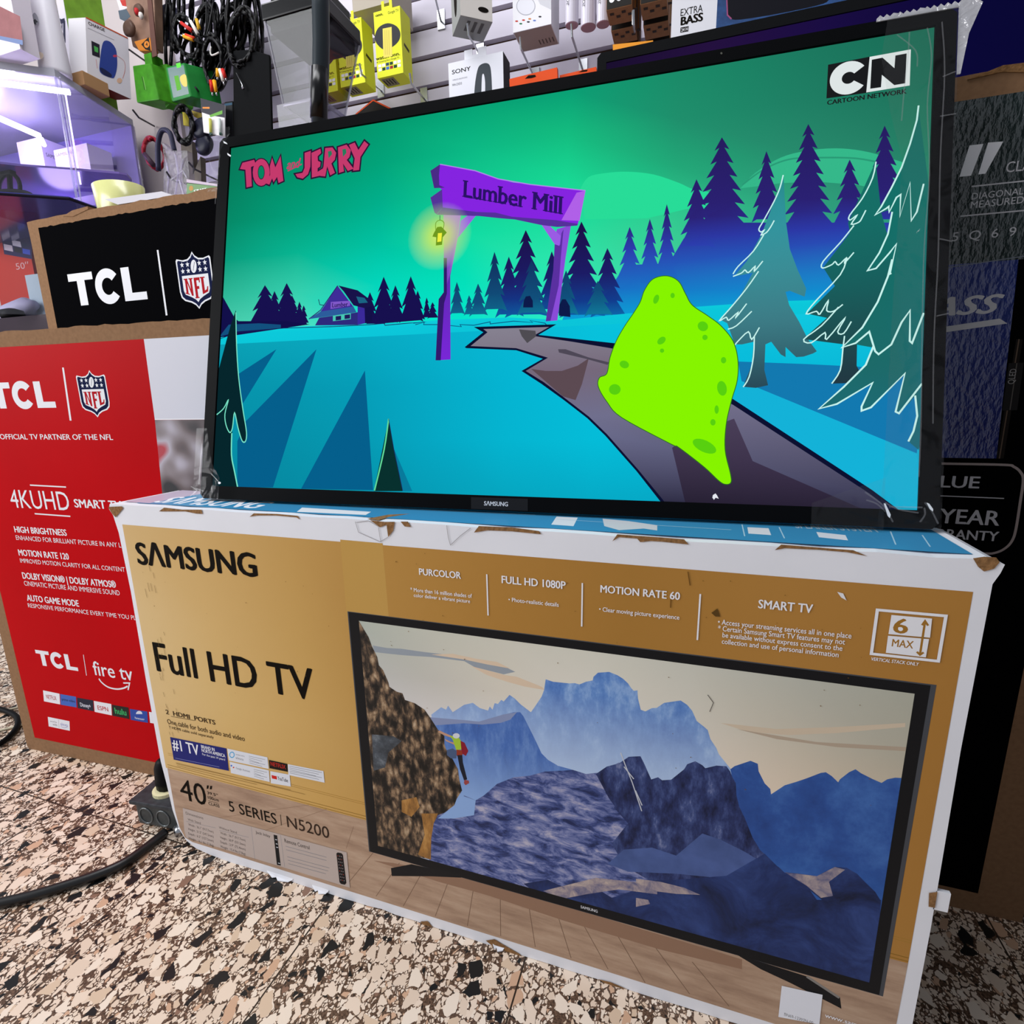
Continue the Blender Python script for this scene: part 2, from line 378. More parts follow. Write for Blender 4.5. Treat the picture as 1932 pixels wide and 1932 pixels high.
# ---------------------------------------------------------------- shared marks
def tcl(a, L, R, B, T, m, k):
    l, r, b, t = (zp(k, q)[0] for q in (L, R, B, T)); S = a.S
    u0, u1, v0, v1 = S.uv(l)[0], S.uv(r)[0], S.uv(b)[1], S.uv(t)[1]; W, Hh = u1 - u0, v1 - v0
    P = lambda L_: [(u0 + x * W, v0 + y * Hh) for x, y in L_]
    a.poly(P([(0, 1), (0, .77), (.115, .77), (.115, 0), (.22, 0), (.22, .77), (.335, .77), (.335, 1)]), m, uv=True)
    c = []; cx, cy = .52, .5
    for i in range(29): q = math.radians(38 + (322 - 38) * i / 28); c.append((cx + .168 * math.cos(q), cy + .54 * math.sin(q)))
    for i in range(29): q = math.radians(322 - (322 - 38) * i / 28); c.append((cx + .078 * math.cos(q), cy + .26 * math.sin(q)))
    a.poly(P(c), m, uv=True)
    a.poly(P([(.715, 1), (.715, 0), (1, 0), (1, .23), (.82, .23), (.82, 1)]), m, uv=True)
def shield(a, L, R, B, T, k):
    l, r, b, t = (zp(k, q)[0] for q in (L, R, B, T)); S = a.S
    u0, u1, v0, v1 = S.uv(l)[0], S.uv(r)[0], S.uv(b)[1], S.uv(t)[1]
    P = lambda L_, s=1.0: [(u0 + (0.5 + (x - .5) * s) * (u1 - u0), v0 + (.5 + (y - .5) * s) * (v1 - v0)) for x, y in L_]
    edge = [(.5, 1), (.56, .93), (.66, .88), (.8, .87), (.97, .9), (1, .87), (1, .32), (.97, .22), (.88, .16), (.7, .12), (.58, .07), (.5, 0)]
    edge = edge + [(1 - x, y) for x, y in reversed(edge[1:-1])]
    wh, nv, rd = pm('#e4e6ea', .5), pm('#121a40', .6, spec=.02), pm('#b01824', .6, spec=.02)
    a.poly(P(edge), wh, uv=True); a.poly(P(edge, .93), nv, uv=True)
    a.poly(P([(.12, .6), (.88, .6), (.88, .34), (.84, .27), (.68, .22), (.56, .17), (.5, .12), (.44, .17), (.32, .22), (.16, .27), (.12, .34)]), wh, uv=True)
    W, Hh = u1 - u0, v1 - v0
    a.oval((u0 + .5 * W, v0 + .745 * Hh), .085 * W, .115 * Hh, wh, uv=True, n=16, rot=-12)
    a.stroke([(u0 + .47 * W, v0 + .67 * Hh), (u0 + .54 * W, v0 + .82 * Hh)], .012 * W, nv, uv=True)
    for sx in (-1, 1):
        for x in (.17, .33):
            for y in (.68, .79):
                c = (u0 + (.5 + sx * x) * W, v0 + y * Hh); pts = []
                for i in range(10): q = math.pi / 2 + i * math.pi / 5; rr = (.062 if i % 2 == 0 else .026) * W; pts.append((c[0] + rr * math.cos(q), c[1] + rr * math.sin(q)))
                a.poly(pts, wh, uv=True)
    # tall serif letters of the crest
    def letter(polys):
        for q in polys: a.poly(P(q), rd, uv=True)
    letter([[(.19, .55), (.19, .29), (.25, .27), (.25, .47), (.34, .24), (.39, .24), (.39, .55), (.33, .55), (.33, .36), (.25, .55)], [(.16, .55), (.27, .55), (.27, .53), (.16, .53)], [(.16, .31), (.28, .28), (.28, .26), (.16, .29)], [(.3, .55), (.42, .55), (.42, .53), (.3, .53)]])
    letter([[(.45, .55), (.45, .2), (.52, .2), (.52, .35), (.58, .35), (.58, .4), (.52, .4), (.52, .5), (.59, .5), (.59, .46), (.62, .46), (.62, .55)], [(.43, .21), (.55, .21), (.55, .19), (.43, .19)]])
    letter([[(.66, .55), (.66, .25), (.82, .29), (.84, .38), (.81, .38), (.79, .33), (.73, .31), (.73, .55)], [(.63, .55), (.77, .55), (.77, .53), (.63, .53)]])
def carton_shell(x0, x1, y0, y1, z1, mats, yaw=0.0, pivot=None, outline=None, ragged=0.0015):
    """a cardboard box: front outline with slightly worn edges, pushed back to its depth"""
    if outline is None:
        outline = []
        for (a, b) in (((x0, 0), (x1, 0)), ((x1, 0), (x1, z1)), ((x1, z1), (x0, z1)), ((x0, z1), (x0, 0))):
            n = 14
            for i in range(n):
                t = i / n; j = 0 if i == 0 else random.uniform(-ragged, ragged)
                q = (a[0] + (b[0] - a[0]) * t, a[1] + (b[1] - a[1]) * t)
                outline.append((q[0] + (j if a[0] == b[0] else 0), max(0, q[1] + (j if a[1] == b[1] and a[1] > 0 else 0))))
    m = MB(); m.prism([(x, y0, z) for x, z in outline], (0, y1 - y0, 0), mats); return m
def torn(a, k, pts, m=None): a.poly(zp(k, pts), m or TORN)

# ---------------------------------------------------------------- the gold carton the television stands on
BW, BH, BD = 1.0371, 0.5837, 0.112
gc = thing('television_carton', 'gold and white television carton with a printed mountain picture, holding up the lit television', 'box', (0.52, 0.055, 0))
FR = Surf((0, 0, 0), (1, 0, 0), (0, 0, 1)); TOPS = Surf((0, 0, BH), (1, 0, 0), (0, 1, 0))
out = [(0.12, 0.0), (0.075, 0.002), (0.045, 0.006), (0.026, 0.016), (0.014, 0.035), (0.007, 0.07), (0.004, 0.12), (0.0, 0.16), (0, .3), (0.002, 0.45), (-0.001, 0.54)]
out += [(-0.006, 0.566), (-0.012, 0.575), (-0.009, 0.583)]
for i in range(1, 24): out.append((BW * i / 24 , BH - random.uniform(0, 0.002)))
out += [(BW - 0.004, BH), (BW + 0.006, BH - 0.004), (BW + 0.004, BH - 0.012), (BW, BH - 0.022), (BW - 0.001, 0.4), (BW + .001, 0.2), (BW, 0.0)]
for i in range(1, 40): out.append((BW + (0.12 - BW) * i / 40, abs(random.gauss(0, 0.0012))))
b = MB(); b.prism([(x, 0, z) for x, z in reversed(out)], (0, BD, 0), WHITE_CARD); b.build('carton', gc)
GOLDM = ramp_noise('gold_print', [(0.3, '#b8904c'), (0.55, '#c29a54'), (0.8, '#caa460')], 3, rough=0.42, detail=3)
g = Art(FR, key='front'); Zg = lambda q: zp('p', q)
g0 = 0.1503
rows = [['#d3b075', '#d0a866', '#c79b53', '#ba8a40', '#b28037', '#ab7a33', '#b3803a', '#b27e38'],
        ['#dcbd86', '#d6b06e', '#cca25a', '#b98a42', '#b28037', '#ab7a33', '#b3803a', '#b07c37'],
        ['#dcbd86', '#dab673', '#d2a962', '#c0924a', '#b2823a', '#a97833', '#b27f3a', '#b07c38'],
        ['#d9b574', '#d5ad68', '#cfa45a', '#c0924a', '#b2823a', '#a97833', '#b4813c', '#b27f3a']]
g.grid((0.0095, g0, 1.0245, 0.5535), rows, vcm('ink'))  # printed gold fade; its left-to-right tones also carry some light falloff
line_m = pm('#8a6526', 0.5)
for z_ in (0.1525, 0.157): g.stroke([(0.014, z_), (1.0245, z_)], 0.0009, line_m, uv=True)
for z_ in (0.176, 0.179): g.stroke([(0.02, z_), (1.0245, z_)], 0.0007, pm('#a87f38'), uv=True)
g.poly(Zg('642 1018 722 1025 735 1180 655 1168'), pm('#c49a52', 0.3))
g.build('gold_print', gc)
# printed wooden floor
wd = Art(FR, key='front')
WOOD = ramp_noise('wood_print', [(0.25, '#8d6f5b'), (0.5, '#b1937b'), (0.75, '#c5aa92')], 9, stretch=(1, 6, 1), rough=0.45)
wd.poly([(0.0125, g0), (0.0128, 0.07), (0.016, 0.04), (0.024, 0.022), (0.04, 0.017), (1.023, 0.019), (1.0245, g0)], WOOD, uv=True)
pl_m = pm('#7d6250')
for q in ('470 -20 330 150', '545 60 450 195', '630 110 560 235', '745 130 690 275', '850 130 820 315', '953 165 955 355', '1062 190 1095 400', '1168 215 1240 445', '1290 310 1390 490', '1420 340 1540 545', '1580 400 1720 590', '1730 460 1880 640'):
    wd.stroke(zp('W', q), 0.0009, pl_m)
wd.poly(zp('W', '440 50 520 60 800 118 1000 175 1400 290 1932 450 1932 490 1600 410 1200 290 900 190 700 135'), pm('#96755f'))
for q in ('1480 905 690 1180', '1330 870 500 990', '1700 1050 1640 1230'): wd.stroke(zp('J', q), 0.0006, pm('#95765f'))
wd.build('wood_floor_print', gc)
# printed television
tv = Art(FR, key='front')
tv.poly([(0.3825, 0.462), (0.3825, 0.099), (1.008, 0.1), (1.0095, 0.4625)], pm('#4b4d52', 0.4), uv=True)
tv.poly([(0.384, 0.4612), (0.384, 0.0995), (1.0045, 0.1005), (1.0052, 0.4612)], pm('#1b1b1d', 0.4), uv=True)
tv.poly(zp('M', '315 1602 320 1650 560 1652 742 1660 735 1640 560 1605 440 1578'), pm('#1d1d1f', 0.4))
tv.poly(zp('N', '505 1455 560 1470 830 1555 860 1565 1015 1665 1022 1722 960 1690 760 1590 620 1525'), pm('#1d1d1f', 0.4))
tv.stroke(zp('N', '850 1562 1012 1668'), 0.003, pm('#8a8580'))
tv.txt('SAMSUNG', '1467 1838', '1570 1862', '1470 1845', '1470 1829', pm('#d8d8dc'), 0.02, k='M')
u0, v1 = FR.uv(zp('M', '120 100')[0]); u1, v0 = FR.uv(zp('N', '1160 1595')[0])
PR = (u0, v0 + 0.001, u1, v1)
ptv = tv.build('printed_television', gc)
pc = Art(FR, clip=PR, key='front')
pc.grid(PR, [['#a9b0a4', '#bcbcae', '#c8c5b6', '#cac8ba', '#c2c1b4', '#b3b3a6', '#a8a899'], ['#b4b5b0', '#bdbab0', '#cfc8b9', '#d6d0c4', '#cfc9bb', '#c2baa8', '#b0aa98'],
             ['#cfcccc', '#d3cdcb', '#dcd6cf', '#e0dad3', '#dfd2c3', '#d8c6b0', '#c8b59c'], ['#dcdde3', '#dfdee2', '#e3e0e0', '#e6e2e0', '#e5dcd6', '#e2d4c8', '#d8c8b8'],
             ['#c9d3e6', '#c9d3e6', '#d0d9e8', '#d8dfea', '#dfe2ea', '#e0e0e4', '#dcd8d8'], ['#b5c6e4', '#b5c6e4', '#bccbe6', '#c5d2e8', '#ced8e9', '#d4dae6', '#d0d4de']], vcm('ink'), lift=1.2)
cl = pm('#9aa2aa'); cp = pm('#e0c9ae')
pc.poly(zp('M', '205 250 290 265 380 270 520 290 650 305 800 330 900 345 1010 380 1070 410 1000 425 900 400 830 385 760 345 640 330 560 320 400 310 300 300 215 290'), cl)
pc.poly(zp('M', '800 375 900 400 1010 430 1080 440 1230 500 1250 520 1130 500 1020 470 900 430'), cp)
pc.poly(zp('M', '560 305 690 300 830 330 960 350 1040 390 900 365 760 335'), cp)
pc.poly(zp('N', '420 300 700 330 1000 320 1340 300 1340 320 1000 350 760 360 560 345'), pm('#d5c3aa'))
pc.poly(zp('N', '500 330 900 395 1345 420 1340 440 1000 420 700 380'), pm('#b9a792'))
FAR = ramp_noise('far_peaks', [(0.35, '#4673bd'), (0.52, '#6590d0'), (0.7, '#9fbfe8')], 30, stretch=(1.5, .7, 1), fade=(.40, .285, '#bdd2ef'))
MID = ramp_noise('blue_cliff', [(0.3, '#35589f'), (0.5, '#4a72bb'), (0.75, '#7fa2d8')], 24, stretch=(1.6, .5, 1), fade=(.31, .225, '#8fb0e2'))
DRK = ramp_noise('dark_massif', [(0.36, '#131b3e'), (0.5, '#2a3768'), (0.6, '#435387'), (0.72, '#858db2')], 40, stretch=(1.6, .6, 1))
PLN = ramp_noise('stony_plain', [(0.36, '#1f2b57'), (0.46, '#43528c'), (0.55, '#7a83b2'), (0.68, '#bdb8ca')], 48, stretch=(.7, 1.7, 1), dist=.5)
RNG = ramp_noise('right_range', [(0.3, '#213f80'), (0.5, '#2d559f'), (0.75, '#4a79c0')], 16, stretch=(1, .8, 1), fade=(.26, .15, '#2c66b4'))
LOW = ramp_noise('low_slopes', [(0.3, '#0f1a38'), (0.5, '#1f3266'), (0.75, '#38508f')], 18, dist=.5)
TAN = ramp_noise('sunlit_rock', [(0.3, '#46507f'), (0.5, '#9c8f97'), (0.75, '#d3bfae')], 60, dist=.5)
pc.poly(zp('M', '560 670 620 625 650 640 662 615 690 655 760 610 812 598 855 630 905 645 915 620 932 640 945 600 965 605 985 580 1000 590 1035 550 1065 570 1100 605 1165 655 1180 900 600 900'), FAR)
pc.poly(zp('M', '1165 655 1190 620 1230 560 1245 520 1255 455 1300 470 1400 480 1430 478 1460 486 1500 470 1540 462 1545 440 1572 415 1640 410 1690 430 1725 452 1755 480 1775 510 1790 525 1812 522 1815 570 1832 640 1860 650 1900 630 1930 628') + zp('N', '140 200 222 188 255 210 280 240 302 290 340 320 357 335 370 380 400 425 412 455 472 530 480 600 0 620') + zp('M', '1500 1060 1165 900'), FAR)
pc.poly(zp('M', '540 690 650 700 760 705 850 715 1000 670 1060 655 1100 655 1120 680 1150 740 1190 820 1230 905 1270 945 1330 980 1420 1005 1500 1030 1420 1130 700 1230 560 1100'), MID)
pc.poly(zp('M', '545 685 760 703 850 712 1000 668 1080 655 1040 700 980 720 870 730 760 722 580 735'), pm('#8b97bb'))
pc.poly(zp('N', '470 530 490 515 570 488 606 503 610 540 640 600 668 628 672 655 740 610 800 592 850 575 920 548 945 545 975 565 1006 595 1015 580 1060 545 1092 530 1120 550 1180 580 1222 598 1250 580 1290 572 1330 574 1330 900 1215 1300 900 1300 560 1000'), RNG)
pc.poly(zp('M', '700 1230 760 1160 830 1190 880 1160 960 1090 1060 1050 1160 1040 1250 1015 1350 1010 1420 1005 1500 1030 1590 1020 1620 1000 1700 960 1932 1100 1932 1932 540 1700 560 1300 620 1270'), PLN)
pc.poly(zp('N', '0 470 20 468 45 520 72 582 110 570 130 585 175 582 240 530 255 505 295 490 330 510 345 525 400 512 450 515 468 540 480 570 497 600 500 660 515 720 540 770 580 870 620 935 650 960 720 1030 300 1100 60 1080 -60 1010 -120 900 -40 800 -110 720 -30 640 -60 560'), DRK)
pc.poly(zp('M', '1560 1030 1625 985 1700 965 1760 925 1830 922 1850 960 1890 1050 1920 1120 1900 1260 1700 1260 1640 1180'), DRK)
pc.poly(zp('N', '-140 1000 -60 930 80 920 200 960 330 850 420 880 540 940 640 1000 700 1060 500 1080 200 1050 -40 1040'), pm('#50639a', noise=.2, nscale=40))
pc.poly(zp('N', '-560 1100 -440 1080 -330 1130 -200 1120 -120 1170 0 1130 60 1085 200 1080 450 1060 640 950 700 1010 850 1110 900 1180 1220 1180 1180 1700 800 1600 0 1340 -240 1260 -440 1190'), LOW)
pc.poly(zp('N', '630 940 720 955 830 1000 930 1040 1000 1060 850 1060 740 1045'), RNG)
pc.poly(zp('N', '740 1042 800 1048 900 1062 940 1040 990 1016 1048 1020 1100 1050 1140 1092 1190 1140 1218 1185 1200 1400 950 1200 850 1120'), LOW)
pc.poly(zp('N', '740 1042 900 1062 990 1016 1040 1030 960 1090 980 1160 920 1170 850 1110'), TAN)
pc.poly(zp('N', '0 1075 120 1090 240 1120 320 1155 200 1150 80 1135 0 1140'), TAN)
pc.poly(zp('M', '1240 1740 1400 1700 1560 1660 1932 1700 1932 1760 1700 1730 1500 1760 1350 1790'), TAN)
pc.poly(zp('N', '0 1170 60 1180 70 1200 0 1215'), TAN)
ROCK = ramp_noise('cliff_rock', [(0.34, '#15120f'), (0.45, '#3d3229'), (0.53, '#6d5743'), (0.62, '#9a7f62'), (0.75, '#c9b294')], 70, stretch=(1.5, .7, 1), vor=True, dist=.3)
GLOW = ramp_noise('cliff_lit', [(0.3, '#5d4226'), (0.5, '#a5743a'), (0.75, '#dba860')], 40, stretch=(2, .6, 1))
pc.poly(zp('M', '118 96 150 150 180 200 200 255 232 320 242 370 268 400 300 475 305 500 350 530 385 540 400 580 460 600 520 640 555 690 600 760 640 800 640 850 650 880 690 940 722 1000 730 1060 747 1130 715 1180 700 1220 640 1265 600 1280 575 1330 560 1420 558 1550 215 1480'), ROCK)
pc.poly(zp('M', '500 1270 600 1270 575 1330 560 1420 557 1550 480 1520 520 1400'), GLOW)
pc.poly(zp('M', '380 1190 470 1170 490 1230 440 1290 380 1260'), GLOW)
pc.poly(zp('M', '200 790 330 800 380 830 300 900 280 990 210 1010'), ramp_noise('cliff_slate', [(0.3, '#22262b'), (0.55, '#4c535b'), (0.8, '#8d949b')], 50))
pc.poly(zp('M', '700 1220 745 1160 830 1190 820 1280 700 1300 600 1300 640 1268'), MID)
skin, lime, navy2 = pm('#c79a80'), pm('#aacb3c'), pm('#22242e')
pc.poly(zp('M', '610 765 640 780 690 800 690 812 640 795 600 775'), skin); pc.poly(zp('M', '640 815 680 835 710 840 700 852 650 830'), skin)
pc.poly(zp('M', '672 798 720 800 742 830 745 880 712 885 700 850 690 820'), lime); pc.oval(zp('M', '712 798')[0], 6.6, 5, pm('#d9dcdf'))
pc.poly(zp('M', '738 828 762 840 785 890 770 920 745 905'), pm('#8e2230')); pc.poly(zp('M', '712 882 745 885 750 915 715 920'), pm('#9a3c28'))
pc.poly(zp('M', '718 915 748 915 752 960 778 1062 760 1070 735 1000'), navy2); pc.poly(zp('M', '655 885 690 875 715 890 712 935 680 935 655 915'), pm('#4d5f80'))
pc.poly(zp('M', '762 1065 788 1070 790 1085 768 1098 758 1085'), pm('#a04a48'))
for q in ('1710 900 1740 980 1780 1080 1838 1255', '1730 985 1790 1060', '1800 1130 1840 1220'): pc.stroke(zp('M', q), 0.0012, pm('#c8ccd6'))
pc.build('printed_picture', ptv)
# lettering
t = Art(FR, key='front', flat=True)
t.txt('S\u039bMSUNG', '222 480', '1100 560', '232 555', '235 402', INK, 0.035, k='I'); t.build('maker_name', gc)
t = Art(FR, key='front', flat=True); t.txt('Full HD TV', '350 1200', '1503 1305', '410 1340', '350 1128', INK, 0.02, k='I'); t.build('headline', gc)
t = Art(FR, key='front', flat=True); br = pm('#3d2a12')
t.txt('2  HDMI  PORTS', '145 100', '553 170', '165 120', '150 82', br, 0.02, k='J'); t.txt('One cable for both audio and video', '160 190', '795 300', '190 203', '165 160', br, k='J')
t.txt('* HDMI cable sold separately', '175 228', '540 300', '200 242', '190 219', br, k='J'); t.stroke(zp('J', '190 137 384 172'), 0.0007, br); t.build('ports_text', gc)
t = Art(FR, key='front', flat=True)
t.txt('40', '265 750', '475 780', '345 838', '330 670', INK, -0.015, k='J')
t.poly(zp('J', '487 708 502 710 498 735 484 738'), INK); t.poly(zp('J', '514 712 530 714 526 740 510 742'), INK)
t.txt('39.5\u2033', '488 765', '578 800', '490 780', '490 758', INK, k='J'); t.txt('100cm', '495 810', '582 830', '497 820', '497 795', INK, k='J')
t.stroke(zp('J', '497 835 583 858'), 0.0005, INK); t.txt('CLASS', '500 860', '590 885', '502 868', '502 845', INK, k='J')
t.build('size_text', gc); t = Art(FR, key='front', flat=True)
t.txt('5 SERIES', '668 880', '1058 960', '690 925', '690 843', INK, 0.0, k='J'); t.stroke(zp('J', '1095 950 1103 1040'), 0.0008, INK)
t.txt('N5200', '1148 1000', '1495 1080', '1155 1052', '1150 962', pm('#33241a'), -0.02, k='J'); t.build('series_text', gc)
bd = Art(FR, key='front')
bd.poly(zp('J', '182 308 648 402 668 588 212 495'), pm('#1f2570'))
bd.txt('#1 TV', '200 365', '417 400', '285 427', '270 340', PAPER, 0.02, k='J'); bd.txt('BRAND IN', '440 390', '550 408', '445 400', '442 374', PAPER, 0.02, k='J')
bd.txt('NORTH AMERICA', '444 420', '637 455', '447 430', '445 404', PAPER, 0.02, k='J'); bd.txt('For the past 14 years!', '449 450', '637 485', '452 458', '452 441', PAPER, k='J')
bd.stroke(zp('J', '225 482 590 556'), 0.0006, pm('#8f95c8'))
lt = pm('#dfe2ea', 0.45); gl = pm('#85868c'); key = ((655, 403), (985, 475))
for q in ('655 403 988 476 1000 572 670 502', '676 512 1000 584 1008 680 686 606', '1157 532 1452 590 1462 686 1162 622', '1012 590 1172 620 1182 718 1017 690'): bd.poly(zp('J', q), lt)
bd.poly(zp('J', '1000 497 1152 530 1157 596 1006 566'), pm('#15110f')); bd.txt('NETFLIX', '1015 530', '1140 565', '1020 545', '1016 512', pm('#c0281f'), 0.02, k='J')
bd.oval(zp('J', '695 455')[0], 5, 6, pm('#4aa6d8')); bd.oval(zp('J', '695 455')[0], 3.4, 4.2, lt); bd.txt('alexa', '725 475', '790 492', '728 488', '728 468', gl, k='J')
bd.txt('WORKS WITH', '725 450', '798 466', '727 457', '727 447', gl, k='J')
bd.txt('Google Assistant', '728 566', '845 596', '730 572', '730 556', gl, k='J'); bd.oval(zp('J', '690 545')[0], 1.6, 1.6, pm('#3b6fd0')); bd.oval(zp('J', '708 560')[0], 1.4, 1.4, pm('#cf4a32'))
bd.poly(zp('J', '1022 622 1065 632 1068 660 1026 650'), pm('#d02a22')); bd.txt('YouTube', '1072 645', '1158 668', '1075 662', '1073 632', pm('#2a2326'), 0.01, k='J')
for a0, b0 in (((835, 465), (970, 495)), ((875, 575), (985, 600)), ((1170, 548), (1440, 602))):
    for i in range(5): bd.stroke(zp('J', '%f %f %f %f' % (a0[0] + i, a0[1] + i * 14, b0[0] - (i % 3) * 25, b0[1] + i * 14)), 0.0006, gl)
for q in ('230 520 1300 782', '235 530 1180 745', '240 545 900 700'): bd.stroke(zp('J', q), 0.0006, pm('#8c6d34'))
bd.build('partner_badges', gc)
dm = Art(FR, key='front'); pan = pm('#bdaea6', 0.5); dk = pm('#4a4340')
dm.poly(zp('J', '288 895 1645 1262 1672 1555 318 1140 300 1080'), pan)
for q in ('855 1050 885 1320', '1098 1122 1132 1382', '318 1005 560 1060', '590 1080 835 1138'): dm.stroke(zp('J', q), 0.0006, gl)
dm.txt('Dimensions', '313 935', '455 965', '320 948', '315 926', dk, k='J'); dm.txt('With Stand', '330 990', '435 1010', '332 998', '332 980', dk, k='J'); dm.txt('Without Stand', '588 1055', '735 1095', '590 1064', '590 1046', dk, k='J')
for i, (q, r) in enumerate((('Width : 36.1" (917.7mm)', 'Width : 36.1" (917.7mm)'), ('Height : 21.5" (547.5mm)', 'Height : 20.9" (531.5mm)'), ('Depth : 6.2" (157.5mm)', 'Depth : 2.9" (72.4mm)'), ('Weight : 16.1 lbs (7.3kg)', 'Weight : 15.4 lbs (7.0kg)'))):
    y = i * 37; dm.txt(q, '335 %d' % (1035 + y), '540 %d' % (1080 + y), '337 %d' % (1040 + y), '337 %d' % (1022 + y), dk, k='J'); dm.txt(r, '600 %d' % (1105 + y), '805 %d' % (1150 + y), '602 %d' % (1110 + y), '602 %d' % (1092 + y), dk, k='J')
dm.txt('Jack Inlay', '890 1090', '1012 1128', '892 1104', '892 1082', dk, k='J'); dm.txt('Remote Control', '1130 1160', '1337 1215', '1132 1178', '1132 1148', dk, 0.005, k='J')
dm.poly(zp('J', '1040 1115 1070 1122 1100 1372 1068 1365'), pm('#161618'))
for y in (1155, 1190, 1218, 1350): dm.stroke(zp('J', '%d %d %d %d' % (1050 + (y - 1115) * .12, y, 1066 + (y - 1115) * .12, y + 4)), 0.0012, lt)
for i, ln in enumerate((400, 395, 0, 410, 395, 370)):
    if ln: dm.stroke(zp('J', '%d %d %d %d' % (1138 + i * 5, 1210 + i * 29, 1138 + i * 5 + ln - 60, 1210 + i * 29 + ln * .26 - 12)), 0.0007, gl)
dm.poly(zp('J', '1560 1270 1572 1262 1602 1268 1614 1282 1643 1515 1630 1530 1598 1522 1586 1508'), pm('#171417', 0.4))
dm.flat = True; dm.zz = None
for i in range(9):
    for j in range(3): dm.oval(zp('J', '%f %f' % (1573 + j * 14 + i * 3, 1290 + i * 25 + j * 3))[0], .8, .9, pm('#a89c9c') if (i * 3 + j) % 5 else pm('#b04030'), n=6)
dm.build('dimensions_panel', gc)
ft = Art(FR, key='front', flat=True); P_ = PAPER
ft.txt('PURCOLOR', '487 510', '742 540', '490 528', '490 489', P_, 0.025, k='K'); ft.txt('* More than 16 million shades of', '435 620', '808 660', '450 630', '450 607', P_, 0.01, k='K'); ft.txt('color deliver a vibrant picture', '455 650', '797 695', '458 662', '458 641', P_, 0.01, k='K')
ft.build('feature_text', gc); ft = Art(FR, key='front', flat=True)
ft.stroke(zp('K', '898 525 906 775'), 0.0016, P_); ft.txt('FULL HD 1080P', '988 560', '1377 600', '992 578', '992 534', P_, 0.025, k='K'); ft.txt('\u2022 Photo-realistic details', '1030 680', '1335 715', '1047 691', '1047 667', P_, 0.01, k='K')
ft.build('feature_text', gc); ft = Art(FR, key='front', flat=True)
ft.stroke(zp('K', '1478 578 1474 842'), 0.0016, P_)
ft.txt('MOTION RATE 60', '1133 1110', '1283 1125', '1134 1117', '1134 1103.5', P_, 0.025, k='p'); ft.txt('\u2022 Clear moving picture experience', '1130.7 1150', '1282 1163', '1137 1153', '1137 1145', P_, 0.01, k='p')
ft.build('feature_text', gc); ft = Art(FR, key='front', flat=True)
ft.stroke(zp('L', '320 528 305 757'), 0.0016, P_); ft.txt('SMART TV', '608 580', '880 600', '612 598', '612 556', P_, 0.025, k='L')
for q in (('\u2022 Access your streaming services all in one place', '408 670', '1072 735', '426 680', '426 655'), ('* Certain Samsung Smart TV features may not', '408 698', '1040 765', '430 712', '430 687'), ('be available without express consent to the', '430 735', '1027 797', '432 743', '432 719'), ('collection and use of personal information', '427 765', '1008 830', '430 775', '430 751')):
    ft.txt(*q, P_, 0.01, k='L')
ft.build('feature_text', gc)
sm = Art(FR, key='front'); gd = pm('#a5752f', 0.45)
sm.stroke(zp('L', '1200 607 1541 637 1503 862 1170 825'), 0.0026, P_, closed=True); sm.poly(zp('L', '1270 632 1472 650 1462 745 1255 727'), P_); sm.poly(zp('L', '1253 735 1457 752 1441 843 1242 820'), P_)
sm.txt('6', '1280 680', '1355 690', '1310 722', '1310 650', gd, 0.03, k='L'); sm.txt('MAX', '1273 770', '1380 780', '1275 788', '1278 752', gd, 0.02, k='L')
sm.stroke(zp('L', '1437 665 1412 828'), 0.0018, gd); sm.stroke(zp('L', '1422 683 1437 662 1452 685'), 0.0018, gd); sm.stroke(zp('L', '1396 815 1412 830 1430 818'), 0.0018, gd)
sm.txt('VERTICAL STACK ONLY', '1170 850', '1408 872', '1172 858', '1172 842', P_, 0.02, shear=.15, k='L'); sm.build('stacking_mark', gc)
st = Art(FR, key='front', flat=True); st.poly(zp('N', '725 1605 928 1650 912 1798 708 1760'), pm('#e8eaf2', 0.45)); st.txt('BN69-12393N-00', '738 1745', '882 1785', '745 1756', '745 1741', dk, k='N')
st.txt('www.samsung.com', '940 1750', '1262 1832', '945 1762', '945 1742', P_, 0.012, k='N'); st.build('part_number_label', gc)
wr = Art(FR, key='front', flat=True)
def tear(k, q):
    a = Art(FR, key='front'); torn(a, k, q); a.build('torn_edge', gc)
for k, q in (('K', '820 272 850 232 1050 240 1215 262 1228 282 1050 264 900 258'), ('K', '1660 325 1690 282 1800 290 1932 300 1932 318 1830 330 1810 308 1700 300'), ('I', '390 172 428 145 560 160 700 160 708 190 660 188 580 172'), ('I', '1050 212 1082 186 1250 190 1400 204 1418 232 1390 215 1240 202 1100 202'),
             ('L', '0 238 120 246 240 256 262 282 130 268 30 262'), ('L', '690 310 722 282 900 296 1080 310 1150 340 1050 320 900 308 740 300'), ('L', '1675 350 1730 342 1790 346 1808 370 1780 402 1730 416 1700 392'), ('K', '190 196 280 208 340 206 330 260 300 300 290 225 250 240'), ('K', '375 205 420 205 438 238 400 235')): tear(k, q)
for q in ('100 205 120 270 250 328 300 300', '105 210 180 200 240 235 255 325', '655 228 665 300 678 348 740 290 800 245'): wr.stroke(zp('K', q), 0.0007, pm('#a3a0a2'))
tear('W', '895 372 930 366 960 385 1030 425 1050 445 1000 440 930 400'); tear('W', '630 295 660 293 680 318 640 308'); tear('W', '1350 528 1400 540 1470 570 1390 552')
tear('I', '20 140 120 135 130 150 75 215 50 190'); tear('p', '1752 1683 1768 1681 1763 1711 1751 1709')
for i in range(30):
    x, y = random.uniform(.03, .06), random.uniform(.22, .5); wr.stroke([(x, y), (x + .001, y - random.uniform(.004, .014))], .0005, pm('#6b4c1d'), uv=True)
